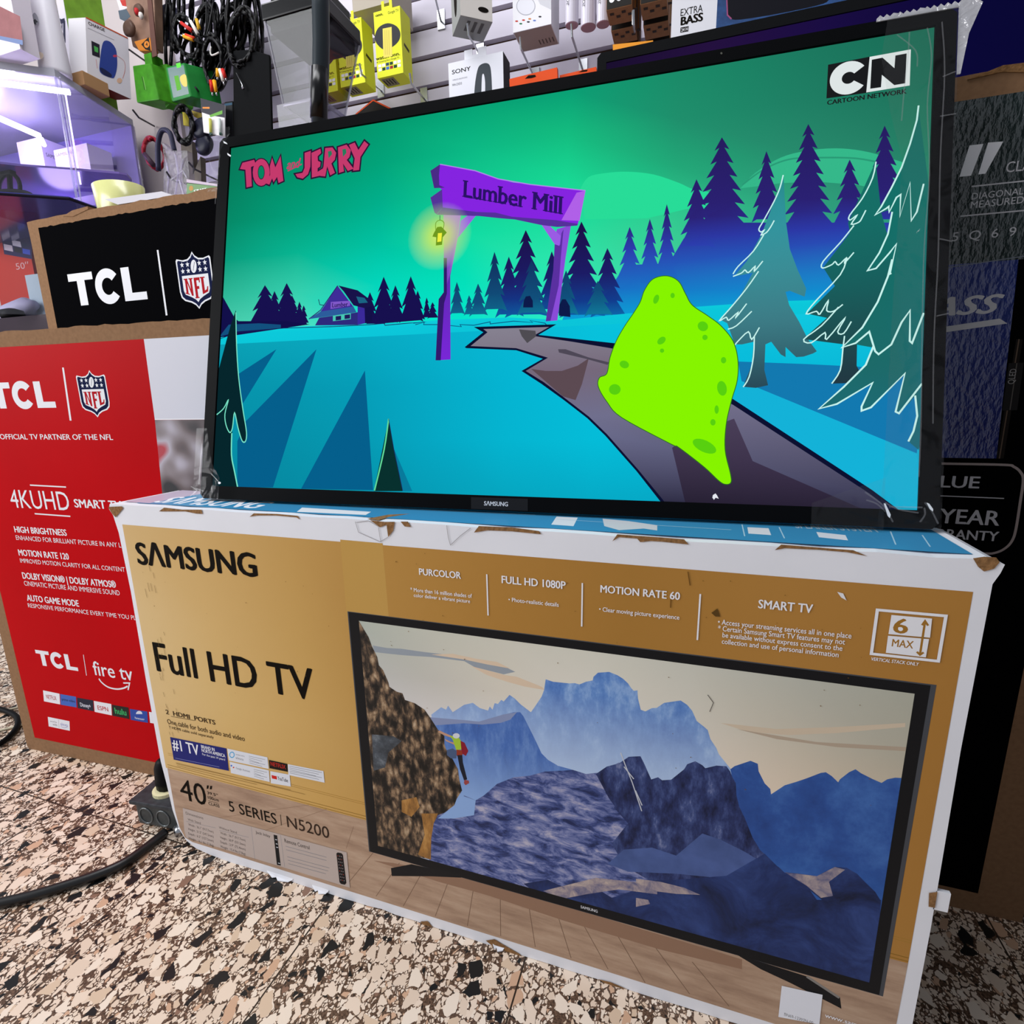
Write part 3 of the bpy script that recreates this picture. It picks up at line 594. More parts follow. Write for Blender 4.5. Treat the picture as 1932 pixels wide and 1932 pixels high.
for i in range(60):
    x, y = random.uniform(.02, 1.0), random.uniform(.3, .55); wr.oval((x, y), random.uniform(.0003, .0008), random.uniform(.0003, .0008), pm('#7c5b28'), n=6, uv=True)
for q in ('1298 1078 1302 1104', '1266 1130 1265 1146'): wr.stroke(zp('p', q), .0009, pm('#6d4a1c'))
wr.poly(zp('L', '1000 517 1030 525 1047 560 1020 545'), pm('#e6e4e6')); wr.poly(zp('L', '375 622 405 600 418 640 395 640'), pm('#5c421d'))
wr.stroke(zp('p', '1335 1310 1346 1325 1339 1342'), .0006, dk)
wr.build('scuff_marks', gc)['kind'] = 'stuff'
FZ = onY(1762, 1698, 0).z; fl = MB(); fl.box(BW, 0.0, FZ - .011, BW + .012, 0.004, FZ + .011, WHITE_CARD); fl.box(BW + .0015, 0.0012, FZ - .009, BW + .0125, 0.0045, FZ + .009, TORN)
fl.build('torn_flap', gc)
for x, w_, h_ in ((0.215, .05, .004), (0.29, .03, .005), (.575, .018, .012)):
    fb = MB(); fb.prism([(x - w_ / 2, -.0005, .006), (x - w_ / 4, -.004, .001), (x - w_ / 8, -.002, .002), (x, -.006, .001), (x + w_ / 3, -.003, .001), (x + w_ / 2, -.0005, .006)], (0, 0.0005, .001), WHITE_CARD); fb.build('loose_flap', gc)
tp = Art(TOPS, key='top')
tp.poly([(0.03, .012), (1.025, .012), (1.025, BD), (0.0, BD), (.01, .03)], pm('#3c8fbd', 0.3), uv=True)
tp.poly([(0.0, .015), (0.05, .015), (0.065, BD), (0, BD)], pm('#c2b4c8', 0.3), uv=True)
tp.txt('S\u039bMSUNG', '440 85', '1160 130', '560 120', '470 65', pm('#e8eaf0'), 0.03, k='I')
tp.txt('SPEAKER SYSTEM', '1497 990', '1643 993', '1497 996', '1497 986', pm('#9fb6c4'), 0.02, k='p')
for q in ('1410 995 1450 997 1455 1010 1412 1007', '1540 1004 1595 1010 1600 1020 1545 1014', '1050 975 1090 977 1082 993 1040 990'): tp.poly(zp('p', q), pm('#d9dce2'))
for q in ('1400 990 1405 1012', '1470 995 1480 1016', '1680 1003 1690 1028', '1740 1010 1755 1032', '660 955 1010 972', '1050 980 1380 1000'): tp.stroke(zp('p', q), .0012, pm('#a9cbdd'))
tp.poly(zp('K', '1600 190 1760 205 1932 230 1932 262 1850 250 1700 260 1610 235'), pm('#c9cbd0')); torn(tp, 'K', '170 190 300 165 430 160 300 180 240 200')
tp.poly(zp('p', '570 958 700 966 690 972 560 966'), pm('#dfe2e6'))
tp.build('top_print', gc)
# ---------------------------------------------------------------- red carton behind it
RN = Vector((-0.0499, 0.99875, 0)); RU = Vector((0.99875, 0.0499, 0))
RS = Surf((-0.54, 0.099, 0), RU, (0, 0, 1)); RH = 0.849; RW = 0.645; RD = 0.11
rc = thing('television_carton', 'red and brown television carton standing on the floor left of the gold carton', 'box', RS.w(RW / 2, 0, -RD / 2))
oc = []
for i in range(40): oc.append((RW * i / 40, RH + random.uniform(-0.0015, .0012)))
oc += [(RW, RH), (RW, 0), (0.004, 0), (0, .006), (0, RH)]
b = MB(); b.prism([RS.w(u, v) for u, v in oc], -RS.n * RD, BROWN_CARD); b.build('carton', rc)
rp = Art(RS, key='red'); RED = pm('#b9050f', 0.45, spec=0.03, noise=0.05, nscale=5)
rp.poly([(0.03, 0.0315), (.615, 0.0315), (.615, 0.8235), (0.03, 0.8235)], RED, uv=True)
uw = RS.uv((272, 643))[0]; ub = RS.uv((292, 790))[0]; ux = RS.uv((305, 940))[0]; vb = RS.uv((330, 791))[1]
rp.poly([(uw, 0.8235), (RW, 0.8235), (RW, vb), (ub, vb)], pm('#d3d4de', 0.4), uv=True); rp.build('red_print', rc)
cr = Art(RS, key='red')
cr.poly([(ub, vb - .001), (RW, vb - .001), (RW, 0.4), (ux - .01, 0.4)], ramp_noise('blurred_crowd', [(0.34, '#2b2c30'), (0.45, '#6a5e60'), (0.53, '#8d8488'), (0.61, '#b3adb9'), (0.7, '#b03a46')], 15, detail=1.2), uv=True)
cr.stroke([(ub, vb), (RW, vb)], .0016, pm('#f0f0f4'), uv=True); cr.build('printed_crowd', rc)
ml = Art(RS, key='red'); tcl(ml, '-88 640', '475 700', '40 785', '20 560', LETTER, 'F')
ml.poly(zp('F', '540 430 555 430 622 890 606 890'), LETTER); shield(ml, '686 650', '938 650', '842 862', '787 452', 'F'); ml.build('maker_logo', rc)
rt = Art(RS, key='red', flat=True)
rt.txt('OFFICIAL TV PARTNER OF THE NFL', '0 1030', '985 1060', '10 1052', '10 1008', LETTER, 0.015, k='F')
rt.build('partner_text', rc); rt = Art(RS, key='red', flat=True)
rt.txt('4KUHD', '90 1570', '600 1600', '150 1646', '150 1492', LETTER, 0.0, k='F'); rt.stroke(zp('F', '262 1450 575 1467'), .0024, LETTER); rt.stroke(zp('F', '303 1698 612 1721'), .0024, LETTER)
rt.txt('SMART TV', '643 1600', '1055 1620', '650 1642', '650 1572', LETTER, 0.03, k='F')
rt.build('resolution_text', rc); rt = Art(RS, key='red', flat=True)
for q in (('HIGH BRIGHTNESS', '105 70', '487 100', '110 93', '110 50', .03), ('ENHANCED FOR BRILLIANT PICTURE IN ANY LIGHT', '118 135', '975 200', '120 148', '120 116', 0), ('MOTION RATE 120', '135 240', '503 275', '140 262', '140 219', .03), ('IMPROVED MOTION CLARITY FOR ALL CONTENT', '148 300', '912 370', '150 314', '150 284', 0),
          ('DOLBY VISION\u00ae | DOLBY ATMOS\u00ae', '163 405', '848 485', '168 430', '168 386', .03), ('CINEMATIC PICTURE AND IMMERSIVE SOUND', '177 465', '875 545', '180 481', '180 448', 0), ('AUTO GAME MODE', '196 570', '577 620', '200 592', '200 549', .03), ('RESPONSIVE PERFORMANCE EVERY TIME YOU PLAY', '205 625', '1045 745', '208 640', '208 611', 0)):
    rt.txt(*q[:5], LETTER, q[5], k='G')
rt.build('feature_text', rc)
bl = Art(RS, key='red'); tcl(bl, '258 960', '572 1100', '322 1066', '262 950', LETTER, 'G'); bl.poly(zp('G', '607 985 611 985 634 1138 630 1138'), LETTER)
bl.txt('fire tv', '678 1080', '968 1140', '690 1132', '684 1034', LETTER, 0.01, k='G'); bl.stroke(smooth(zp('G', '722 1160 745 1190 790 1222 850 1236 900 1230 932 1215')), .0032, LETTER)
bl.stroke(zp('G', '900 1192 946 1192 935 1243'), .0028, LETTER); bl.build('streaming_logo', rc)
for q, c, s_, tc, L, R, B, T in (('315 1245 435 1270 440 1348 322 1325', '#e6e6ec', 'NETFLIX', '#a8202a', '338 1290', '412 1300', '340 1305', '338 1276'), ('440 1272 555 1292 560 1370 445 1350', '#3f63b8', 'prime video', '#1c2338', '450 1305', '548 1322', '452 1318', '452 1300'),
        ('562 1298 680 1318 685 1398 568 1375', '#11152e', 'Disney+', '#d6d9e4', '585 1345', '662 1360', '590 1362', '590 1335'), ('685 1322 812 1345 817 1428 692 1402', '#e6e6ec', 'ESPN', '#b3202c', '712 1370', '790 1385', '715 1386', '714 1356'), ('817 1350 938 1370 945 1455 822 1430', '#12130f', 'hulu', '#35b266', '838 1395', '922 1410', '840 1414', '838 1372'), ('948 1380 1075 1400 1080 1482 955 1460', '#2a4aa0', 'Paramount+', '#d6d9e4', '985 1445', '1055 1460', '986 1452', '986 1438')):
    ap = Art(RS, key='red'); ap.poly(zp('G', q), pm(c, 0.4)); ap.txt(s_, L, R, B, T, pm(tc), 0.02, k='G')
    if s_[0] != 'P': ap.build('app_badge', rc)
ap.oval(zp('G', '1016 1418')[0], 6, 6, pm('#d6d9e4'), n=16, a0=-180, a1=0); ap.build('app_badge', rc); ap = Art(RS, key='red'); ap.poly(zp('G', '1088 1402 1200 1420 1206 1500 1096 1482'), pm('#e6e6ec'))
ap.build('app_badge', rc); ap = Art(RS, key='red'); ap.poly(zp('G', '350 1438 508 1470 511 1540 357 1508'), pm('#e3e4ea')); ap.txt('works', '365 1465', '415 1478', '367 1474', '367 1462', pm('#55555c'), k='G'); ap.txt('with', '385 1490', '418 1500', '387 1500', '386 1484', pm('#55555c'), k='G')
ap.stroke(zp('G', '428 1460 432 1520'), .0006, pm('#85868c')); ap.txt('alexa', '442 1490', '495 1500', '444 1500', '443 1478', pm('#6a76b8'), k='G'); ap.stroke(smooth(zp('G', '445 1508 470 1518 494 1512')), .0009, pm('#6a76b8'))
ap.build('app_badge', rc)
# ---------------------------------------------------------------- black carton behind the red one
bk = thing('television_carton', 'black printed television carton with brown edges, its top rising behind the red carton', 'box', (-0.05, 0.465, 0))
KS = Surf((-0.695, 0.40, 0), (1, 0, 0), (0, 0, 1)); KW = 1.29; KH = 1.139
oc = []
for i in range(40): oc.append((KW * i / 40, KH + random.uniform(-0.003, .0015)))
oc += [(KW, KH), (KW, 0), (0, 0), (0, .4), (.001, .8), (-.002, 1.1), (-.004, 1.135)]
b = MB(); b.prism([KS.w(u, v) for u, v in oc], (0, .13, 0), BROWN_CARD); b.build('carton', bk)
kp = Art(KS, key='blk'); u0, v1 = KS.uv(zp('B', '303 545')[0])
kp.poly([(u0, .06), (1.26, .06), (1.26, v1)] + [(u0 + (1.26 - u0) * (1 - i / 120), v1 + (random.uniform(-.0015, .0012))) for i in range(1, 120)] + [(u0, v1)], pm('#060608', 0.7, spec=0.004), uv=True); kp.build('black_print', bk)
ml = Art(KS, key='blk'); tcl(ml, '535 930', '1167 1080', '665 1160', '560 912', LETTER, 'B'); ml.poly(zp('B', '1243 722 1256 720 1328 1238 1314 1240'), LETTER)
shield(ml, '1405 900', '1682 900', '1577 1188', '1518 733', 'B'); ml.build('maker_logo', bk)
fr = MB(); fr.prism([KS.w(u, v, .001) for u, v in ((.12, KH - .004), (.15, KH + .004), (.2, KH + .007), (.2, KH + .001), (.15, KH - .008))], (0, .02, 0), BROWN_CARD); fr.build('torn_flap', bk)
# ---------------------------------------------------------------- glossy dark carton at the right
HS = Surf((0.05, 0.25, 0), (1, 0, 0), (0, 0, 1)); HW = 1.204; HH = 1.056
hc = thing('television_carton', 'tall dark glossy television carton with a warranty badge, right behind the gold carton', 'box', (0.65, 0.315, 0))
oc = []
for i in range(50): oc.append((HW * i / 50, HH + random.uniform(-0.003, .002)))
oc += [(HW, HH), (HW, 0), (0, 0), (0, HH)]
b = MB(); b.prism([HS.w(u, v) for u, v in oc], (0, .12, 0), BROWN_CARD); b.build('carton', hc)
hp = Art(HS, key='his')
def foil(name, c1, c2, rough, bump):
    m = ramp_noise(name, [(0.3, c1), (0.7, c2)], 5, rough=rough, detail=2); N, L = m.node_tree.nodes, m.node_tree.links; b = N['Principled BSDF']
    b.inputs['Specular IOR Level'].default_value = 0.9; tc = N.new('ShaderNodeTexCoord'); mp = N.new('ShaderNodeMapping'); mp.inputs['Scale'].default_value = (1, .45, 1)
    n = N.new('ShaderNodeTexNoise'); n.inputs['Scale'].default_value = 170; n.inputs['Detail'].default_value = 3; L.new(tc.outputs['Object'], mp.inputs[0]); L.new(mp.outputs[0], n.inputs['Vector'])
    u = N.new('ShaderNodeBump'); u.inputs['Strength'].default_value = bump; u.inputs['Distance'].default_value = .004; L.new(n.outputs['Fac'], u.inputs['Height']); L.new(u.outputs[0], b.inputs['Normal']); return m
vt = HS.uv((1870, 182))[1]; vm = HS.uv((1865, 494))[1]; vq = HS.uv((1840, 866))[1]; ur = HS.uv((1895, 1440))[0]
hp.poly([(.03, .035), (ur, .032), (ur, vt), (.03, vt)], pm('#040405', 0.7, spec=.01), uv=True)
hp.poly([(.03, vm), (ur, vm), (ur, vt), (.03, vt)], foil('foil_green', '#17211f', '#2c3a3b', .22, .8), uv=True)
e1 = HS.uv(zp('P', '1495 0')[0]); e2 = HS.uv(zp('P', '1342 945')[0])
hp.poly([(.03, vq), e2, (e1[0] - .01, vm), (.03, vm)], foil('foil_blue', '#1b2466', '#2c3d80', .25, .6), uv=True); hp.build('dark_print', hc)
ht = Art(HS, key='his', flat=True); lt2 = pm('#b9b8bd', 0.45)
ht.poly(zp('H', '430 515 517 505 440 705 367 712'), LETTER); ht.poly(zp('H', '547 497 642 490 530 692 485 697'), LETTER)
ht.txt('CLASS', '662 645', '905 620', '690 682', '690 617', lt2, k='H'); ht.txt('DIAGONAL', '445 835', '768 815', '450 855', '450 815', lt2, k='H'); ht.txt('MEASURED', '437 895', '770 870', '445 910', '445 868', lt2, k='H')
ht.stroke(zp('H', '443 773 900 725'), .0014, lt2); ht.stroke(zp('H', '372 960 900 912'), .0014, lt2); ht.stroke(zp('H', '200 1297 900 1192'), .001, pm('#6f7480'))
ht.txt('5  Q  6  9', '322 1085', '722 1065', '335 1116', '335 1062', lt2, k='H'); ht.txt('CLASS', '-110 1580', '647 1490', '350 1580', '380 1465', lt2, 0.03, shear=.35, k='H')
ht.poly(zp('H', '200 1665 620 1603 668 1634 200 1700'), lt2); ht.build('size_text', hc)
wt = Art(HS, key='his', flat=True); wt.stroke(smooth(zp('P', '600 978 905 985 1400 995 1480 1010 1535 1055 1555 1120 1530 1300 1498 1500 1470 1590 1420 1650 1340 1690 1230 1696 900 1660')), .0028, pm('#9c8f8c'))
wt.txt('VALUE', '650 1130', '1212 1140', '905 1172', '905 1082', lt2, .02, k='P'); wt.stroke(zp('P', '640 1230 1403 1261'), .0012, lt2)
wt.txt('YEAR', '893 1400', '1372 1430', '970 1458', '990 1347', lt2, .02, k='P'); wt.txt('WARRANTY', '655 1530', '1362 1560', '980 1580', '1000 1508', lt2, .02, k='P'); wt.build('warranty_badge', hc)
qt = Art(HS, key='his'); qt.poly(zp('P', '1500 0 1552 0 1400 945 1342 945'), pm('#1a1512', .35)); qt.stroke(zp('P', '1522 0 1366 945'), .0012, pm('#5a4a3e'))
qt.poly(zp('P', '1440 190 1560 185 1507 562 1390 566'), pm('#1c1b1b', .4)); qt.stroke(zp('P', '1505 190 1450 560'), .001, pm('#55504c'))
qt.txt('QLED', '1455 355', '1478 235', '1492 300', '1440 300', pm('#8f8d8c'), k='P', turn=True); qt.build('printed_screen_edge', hc)
fr = MB(); fr.prism([HS.w(u, v, .0012) for u, v in ((1.0, HH - .006), (1.03, HH + .002), (1.05, HH + .001), (1.06, HH - .008), (1.055, HH - .009), (1.03, HH - .004))], (0, .002, 0), TORN); fr.build('torn_flap', hc)
# ---------------------------------------------------------------- the lit television
YAW, TILT = 0.04347, 0.24037
tu = Vector((math.cos(YAW), math.sin(YAW), 0)); tn = Vector((-math.sin(YAW), math.cos(YAW), 0))
tvv = Vector((0, 0, 1)) * math.cos(TILT) + tn * math.sin(TILT)
TS = Surf((0.11021, 0.04716, 0.58773), tu, tvv); TW, TH = 0.917, 0.5305
tl = thing('television', 'lit flat television showing a green and purple cartoon forest, on top of the gold carton', 'television', TS.w(TW / 2, 0, -.03))
def frame(S, w, h, iu0, iv0, iu1, iv1, dep, m):
    q = MB(); o = [(0.006, 0), (w - .006, 0), (w, .006), (w, h - .006), (w - .006, h), (.006, h), (0, h - .006), (0, .006)]; n = [(iu0, iv0), (iu1, iv0), (iu1, iv0), (iu1, iv1), (iu1, iv1), (iu0, iv1), (iu0, iv1), (iu0, iv0)]
    V = [S.w(*p, 0) for p in o] + [S.w(*p, 0) for p in n] + [S.w(*p, -.004) for p in n] + [S.w(*p, -dep) for p in o]; F = []
    for i in range(8):
        j = (i + 1) % 8; F += [(i, j, 8 + j, 8 + i), (8 + i, 8 + j, 16 + j, 16 + i), (24 + i, 24 + j, j, i)]
    q.add(V, F, m); return q
SR = (0.0185, 0.0185, 0.8985, 0.5155)
frame(TS, TW, TH, *SR, .013, pm('#0b0c0e', .4, spec=.02)).build('bezel', tl)
bc = MB(); bc.prism([TS.w(u, v, -.012) for u, v in ((.02, .02), (TW - .02, .02), (TW - .02, TH - .02), (.02, TH - .02))], -TS.n * .03, BLACK); bc.build('back_cover', tl)
bp = Art(TS, key='tvb', base=.0004); bp.poly(zp('p', '889 938 996 941 996 964 889 960'), pm('#1b1c1f', .3)); bp.txt('S\u039bMSUNG', '880 98', '1026 98', '885 108', '885 83', pm('#c9cbd0'), .03, k='K'); bp.build('maker_badge', tl)
ba = Art(TS, key='tvb', base=.0004); ba.oval((1361, 101), 2, 2, pm('#55564f')); ba.build('sensor', tl)
TP = Surf(TS.o - TS.n * .003, tu, tvv)
A = lambda: Art(TP, clip=SR, key='screen', base=0.0)
LIT = vcm('lit')
def ygrad(stops):                                # colour by height on the screen, px y to colour
    ss = [(TP.uv((1100, y))[1], lin(c)) for y, c in stops]
    def f(u, v):
        if v >= ss[0][0]: return ss[0][1]
        for (a, ca), (b_, cb) in zip(ss, ss[1:]):
            if v >= b_: t = (a - v) / (a - b_); return tuple(x + (y - x) * t for x, y in zip(ca, cb))
        return ss[-1][1]
    return f
pic = A()
pic.grid(SR, [['#0a7557', '#048a64', '#049a70', '#07a476', '#0a9f74', '#1b8a68', '#1c7a60', '#1a6a55'], ['#06805f', '#02946c', '#03a47a', '#0cb985', '#14bd80', '#1f8f6c', '#1f7f64', '#1e6f5a'],
              ['#068a68', '#02a07a', '#02b08c', '#12cb92', '#18d894', '#22a878', '#278a6c', '#247a62'], ['#0a9c7c', '#08b592', '#02c2a2', '#10dca4', '#1fdf9e', '#30c98f', '#30a07c', '#2a8c70'],
              ['#30b898', '#35cfae', '#04d6bc', '#04e0b8', '#2ee8b0', '#40d09a', '#38b08c', '#2c9880'], ['#4fd3b2', '#52e2c2', '#10e8d0', '#06e6cc', '#2aeac2', '#3cd8a8', '#30b8a0', '#2aa090'],
              ['#52d8bc', '#52e8cc', '#12ecd8', '#06e8d4', '#20e8cc', '#20d8c0', '#20c8c0', '#20b8b8'], ['#40c8c0', '#40d8cc', '#10e0d8', '#06e0d8', '#10d8d8', '#10d0d8', '#10c8d8', '#10b8d0'],
              ['#10a0b0', '#10b0c0', '#08c0d0', '#08c8d8', '#08c8d8', '#08c0d8', '#08b8d8', '#08a8d0'], ['#0898a8', '#08a8b8', '#08b8c8', '#08c0d0', '#08c0d8', '#08b8d8', '#08a8d0', '#0898c8']], LIT)
pic.poly(smooth(zp('R', '1215 300 1275 210 1400 180 1560 170 1750 190 1932 250 2050 300 2250 330'), 4) + zp('R', '2280 470 2000 440 1700 510 1250 515'), em('#28dc98'))
pic.poly(smooth(zp('S', '615 920 700 830 850 740 1000 700 1170 685 1330 700 1480 740 1620 800 1680 960'), 4) + zp('S', '1500 940 1300 900 1050 880 850 890 700 910'), em('#35b88a'))
pic.stroke(smooth(zp('S', '625 900 750 810 900 750 1080 740 1300 745 1480 780')), .0018, em('#2a9a76'))
scr = pic.build('screen', tl)
fo = A()
def fir(a, x, y, hw, yb, m, lean=0, col=None):
    n = max(3, int((yb - y) / 24)); L_ = []; R_ = []
    for i in range(n):
        t0 = (i + .15) / n; t1 = (i + 1) / n; ya = y + (yb - y) * t0; yc = y + (yb - y) * t1
        L_ += [(x + lean * t0 - hw * (t1 ** .9) * 1.0 - (0 if i == n - 1 else hw * .10), yc), (x + lean * t1 - hw * t1 * .66, yc - (yb - y) / n * .22)]
        R_ += [(x + lean * t0 + hw * (t1 ** .9) * 1.0 + hw * .10, yc - 3), (x + lean * t1 + hw * t1 * .66, yc - (yb - y) / n * .25)]
    a.poly([(x, y)] + R_ + list(reversed(L_)), m, col=col)
fg = ygrad([(235, '#241a52'), (430, '#2b2174'), (480, '#2c3cae'), (545, '#1a6cc4'), (600, '#0a9fd6')])
fg2 = ygrad([(430, '#1c1048'), (520, '#1c1c66'), (570, '#123a8c'), (605, '#0d6cae')])
fo.poly([(1060, 606), (1085, 540), (1150, 545), (1180, 500), (1262, 497), (1290, 450), (1330, 420), (1440, 420), (1530, 420), (1700, 420), (1745, 430), (1745, 590), (1180, 600)], LIT, col=fg)
for x, y, hw, yb in ((1362, 259, 52, 440), (1446, 285, 28, 420), (1525, 234, 46, 430), (1603, 301, 34, 430), (1669, 237, 40, 420), (1314, 338, 33, 470), (1258, 385, 20, 530), (1226, 413, 22, 540), (1188, 428, 26, 550)): fir(fo, x, y, hw, yb, LIT, col=fg)
for x, y, hw, yb in ((1097, 418, 42, 600), (1146, 468, 33, 600), (1041, 474, 26, 590), (992, 434, 40, 600), (960, 484, 26, 600)): fir(fo, x, y, hw, yb, LIT, col=fg2)
fg3 = ygrad([(480, '#123060'), (560, '#10507c'), (605, '#1080a0')])
for x, y, hw, yb in ((933, 475, 22, 590), (862, 532, 14, 596), (902, 535, 17, 598), (885, 557, 10, 596), (1003, 490, 28, 596), (1128, 530, 26, 598), (1068, 510, 22, 598)): fir(fo, x, y, hw, yb, LIT, col=fg3)
nv = em('#17104f')
for x, y, hw, yb in ((816, 570, 10, 602), (805, 561, 8, 602), (788, 548, 13, 606), (775, 521, 22, 610), (746, 538, 18, 610), (724, 522, 24, 612), (698, 551, 16, 612), (500, 538, 30, 612), (518, 549, 17, 610), (541, 534, 26, 612), (551, 557, 16, 612), (565, 569, 10, 612), (573, 576, 9, 612)): fir(fo, x, y, hw, yb, nv)
fo.poly([(470, 613), (490, 590), (570, 590), (580, 613)], nv); fo.poly([(690, 613), (700, 595), (790, 590), (797, 604)], nv)
for q in ('820 1080 850 1075 870 1110 872 1160 800 1160 805 1110', '1085 1100 1110 1100 1140 1150 1145 1230 1060 1220 1065 1140'): fo.poly(zp('R', q), em('#0d1a4a'))
fo.build('forest_picture', scr)
gr = A()
gcol = ygrad([(600, '#0cbad0'), (640, '#06aecb'), (750, '#05b6d4'), (950, '#06a2bd')])
gr.poly([(390, 640), (450, 625), (540, 617), (640, 613), (760, 609), (830, 604), (960, 599), (1060, 604), (1180, 592), (1300, 580), (1450, 569), (1750, 560), (1750, 1000), (380, 1000)], LIT, col=ygrad([(560, '#0fdede'), (600, '#0cc6da'), (640, '#06b4d0'), (750, '#05bcda'), (950, '#06a8c4')]))
gv = TP.uv((420, 650))[1]
gr.grid((SR[0], SR[1], SR[2], gv), [['#0aa0b4', '#0aa4ba', '#08a8c0', '#08b0ca', '#08b8d4', '#08c2dc', '#0cc4e0', '#10c8e0', '#12c4de'], ['#0794ac', '#0796ae', '#069cb6', '#06a8c4', '#05b4d2', '#05bedc', '#06bcdc', '#08b8d8', '#0ab4d6'],
    ['#0790a8', '#0790a8', '#0698b0', '#06a6c2', '#05b4d0', '#05bcd8', '#05b8d8', '#08b2d4', '#0aaed2'], ['#078ca2', '#078aa2', '#0690a8', '#069cb6', '#06a6c0', '#06aac6', '#06a8c6', '#08a6c6', '#0aa4c6']], LIT)
gr.poly([(418, 555), (443, 600), (450, 606), (540, 606), (585, 612), (450, 632), (390, 640), (390, 560)], em('#120f4a'))
gr.poly(zp('Q', '130 1530 260 1490 580 1465 580 1440 420 1430 200 1440'), em('#12507e'))
for q in ('130 1545 255 1500 600 1465 940 1455 1230 1440 1340 1430', '1230 1440 1330 1428 1340 1445 1500 1430 1640 1420 1560 1440'): gr.stroke(zp('Q', q), .001, em('#161a58'))
gr.stroke(zp('R', '0 1275 80 1265 75 1285 200 1285 350 1300 340 1285 440 1290 560 1265 560 1280 730 1260 870 1270 850 1255 960 1275 980 1300'), .001, em('#0b4a7a'))
for q in ('625 228 345 410 380 625', '917 228 400 755 340 900 340 1235 600 1235', '1270 383 805 1245 1330 1255'): gr.poly(zp('V', q), em('#055f8c'))
gr.poly(zp('V', '1480 950 1615 1262 1540 1262'), em('#087a9c'))
gr.poly(zp('T', '600 630 1000 645 1300 660 1700 690 1650 1170 620 745'), em('#1379b0'))
gr.poly(zp('T', '570 870 620 745 1650 1170 1700 1500 1510 1480 1390 1400'), em('#14b2d8'))
gr.build('pictured_meadow', scr)
ro = A(); bke = em('#0c1030')
ro.poly([(877, 655), (912, 627), (894, 617), (1050, 612), (1016, 632), (1163, 648), (1260, 690), (1383, 753), (1646, 925), (1760, 1010), (1295, 1010), (1245, 945), (1201, 889), (1142, 822), (1108, 789), (1064, 755), (1021, 724), (984, 700), (1024, 677), (974, 661), (880, 657)], bke)
ro.poly(zp('p', '888 653 920 627 912 621 1036 617 1006 634 1080 645 1163 659 1250 695 1383 764 1640 931 1740 1010 1300 1010 1250 942 1204 886 1145 819 1111 786 1067 752 1026 721 992 700 1034 675 974 657'), LIT, col=ygrad([(620, '#85808f'), (700, '#75687a'), (800, '#6f7090'), (860, '#5a5a78'), (945, '#2c2a42')]))
ro.poly(zp('p', '1002 696 1030 700 1060 700 1090 690 1111 676 1098 725 1086 755 1062 748'), em('#5c4a52')); ro.poly(zp('U', '815 190 860 190 1000 240 1125 270 1115 285 990 250 820 210'), em('#4e4856'))
ro.poly(zp('R', '770 1320 890 1330 895 1370 830 1420 790 1370'), em('#4f4c52')); ro.poly(zp('p', '1268 845 1292 945 1310 1010 1740 1010 1420 870 1385 790 1300 820'), LIT, col=ygrad([(800, '#4a3f58'), (880, '#3a3048'), (950, '#241e30')]))
ro.poly(zp('p', '1345 934 1350 931 1353 935 1356 941 1350 939 1347 943 1344 939'), em('#e6e8f0')); ro.build('road_picture', scr)
tr = A(); mint = em('#7ae6c8')
tr.poly(zp('V', '330 -60 335 200 350 430 380 660 405 830 400 900 375 895 345 800 322 690 303 820 298 1000 320 1120 345 1245 100 1245 160 760 190 430 265 150 290 60'), em('#06262c'))
tr.stroke(smooth(zp('V', '330 -40 335 200 350 430 380 660 407 830 400 898 375 895 345 800 320 690 305 800 285 835 258 780 250 700 275 597 240 660 190 705'), 4), .0016, mint); tr.stroke(smooth(zp('V', '300 840 298 1000 320 1120 345 1245'), 4), .002, mint)
tr.poly(zp('V', '1443 735 1480 950 1545 1262 1335 1262'), em('#08302e')); tr.stroke(smooth(zp('V', '1443 735 1410 960 1340 1258'), 4), .002, em('#62dc9c')); tr.stroke(zp('V', '1443 735 1480 950 1545 1258'), .0008, em('#1a2668'))
tr.poly(zp('p', '1478 330 1483 420 1490 470 1505 510 1521 545 1518 560 1490 549 1482 551 1489 576 1508 608 1524 640 1541 663 1534 667 1516 673 1502 674 1482 655 1482 674 1473 669 1455 645 1444 650 1442 698 1449 727 1426 732 1402 730 1418 689 1422 645 1400 650 1386 650 1372 610 1360 604 1399 554 1420 515 1385 522 1409 493 1437 442 1466 365'), LIT, col=ygrad([(330, '#1f7f74'), (430, '#2f96a0'), (520, '#3a8f98'), (620, '#3d7c86'), (730, '#2a4a58')]))
W1 = em('#c8f4ee')
for q in ('865 843 845 920 810 1000 750 1110 722 1160 735 1178 755 1165 735 1195 765 1182 790 1150 812 1110', '750 1195 690 1290 600 1380 570 1425'): tr.stroke(smooth(zp('S', q), 3), .0013, W1)
for q in ('570 130 620 110 640 92 660 108 700 70 695 100 745 40', '720 100 650 200 560 310 490 390 530 370 545 388 600 340 585 375 650 290', '680 335 590 420 540 440', '725 430 680 500 660 455 600 510 580 535', '695 480 690 600 665 720 630 780'): tr.stroke(smooth(zp('T', q), 3), .0013, W1)
tr.poly(zp('p', '1652 305 1662 400 1690 500 1665 560 1690 600 1617 640 1616 690 1632 722 1570 724 1588 690 1592 650 1530 642 1515 640 1560 600 1522 592 1575 540 1553 505 1603 440 1600 420'), LIT, col=ygrad([(305, '#15705f'), (430, '#167068'), (560, '#18605e'), (720, '#223842')]))
for q in ('1410 765 1390 860 1330 980 1255 1080 1258 1108 1300 1078 1265 1132 1310 1120 1330 1090 1350 1050', '1280 1140 1200 1240 1100 1350 1095 1390 1150 1370 1170 1352 1190 1372 1235 1330 1225 1360 1280 1298'): tr.stroke(smooth(zp('S', q), 3), .0013, W1)
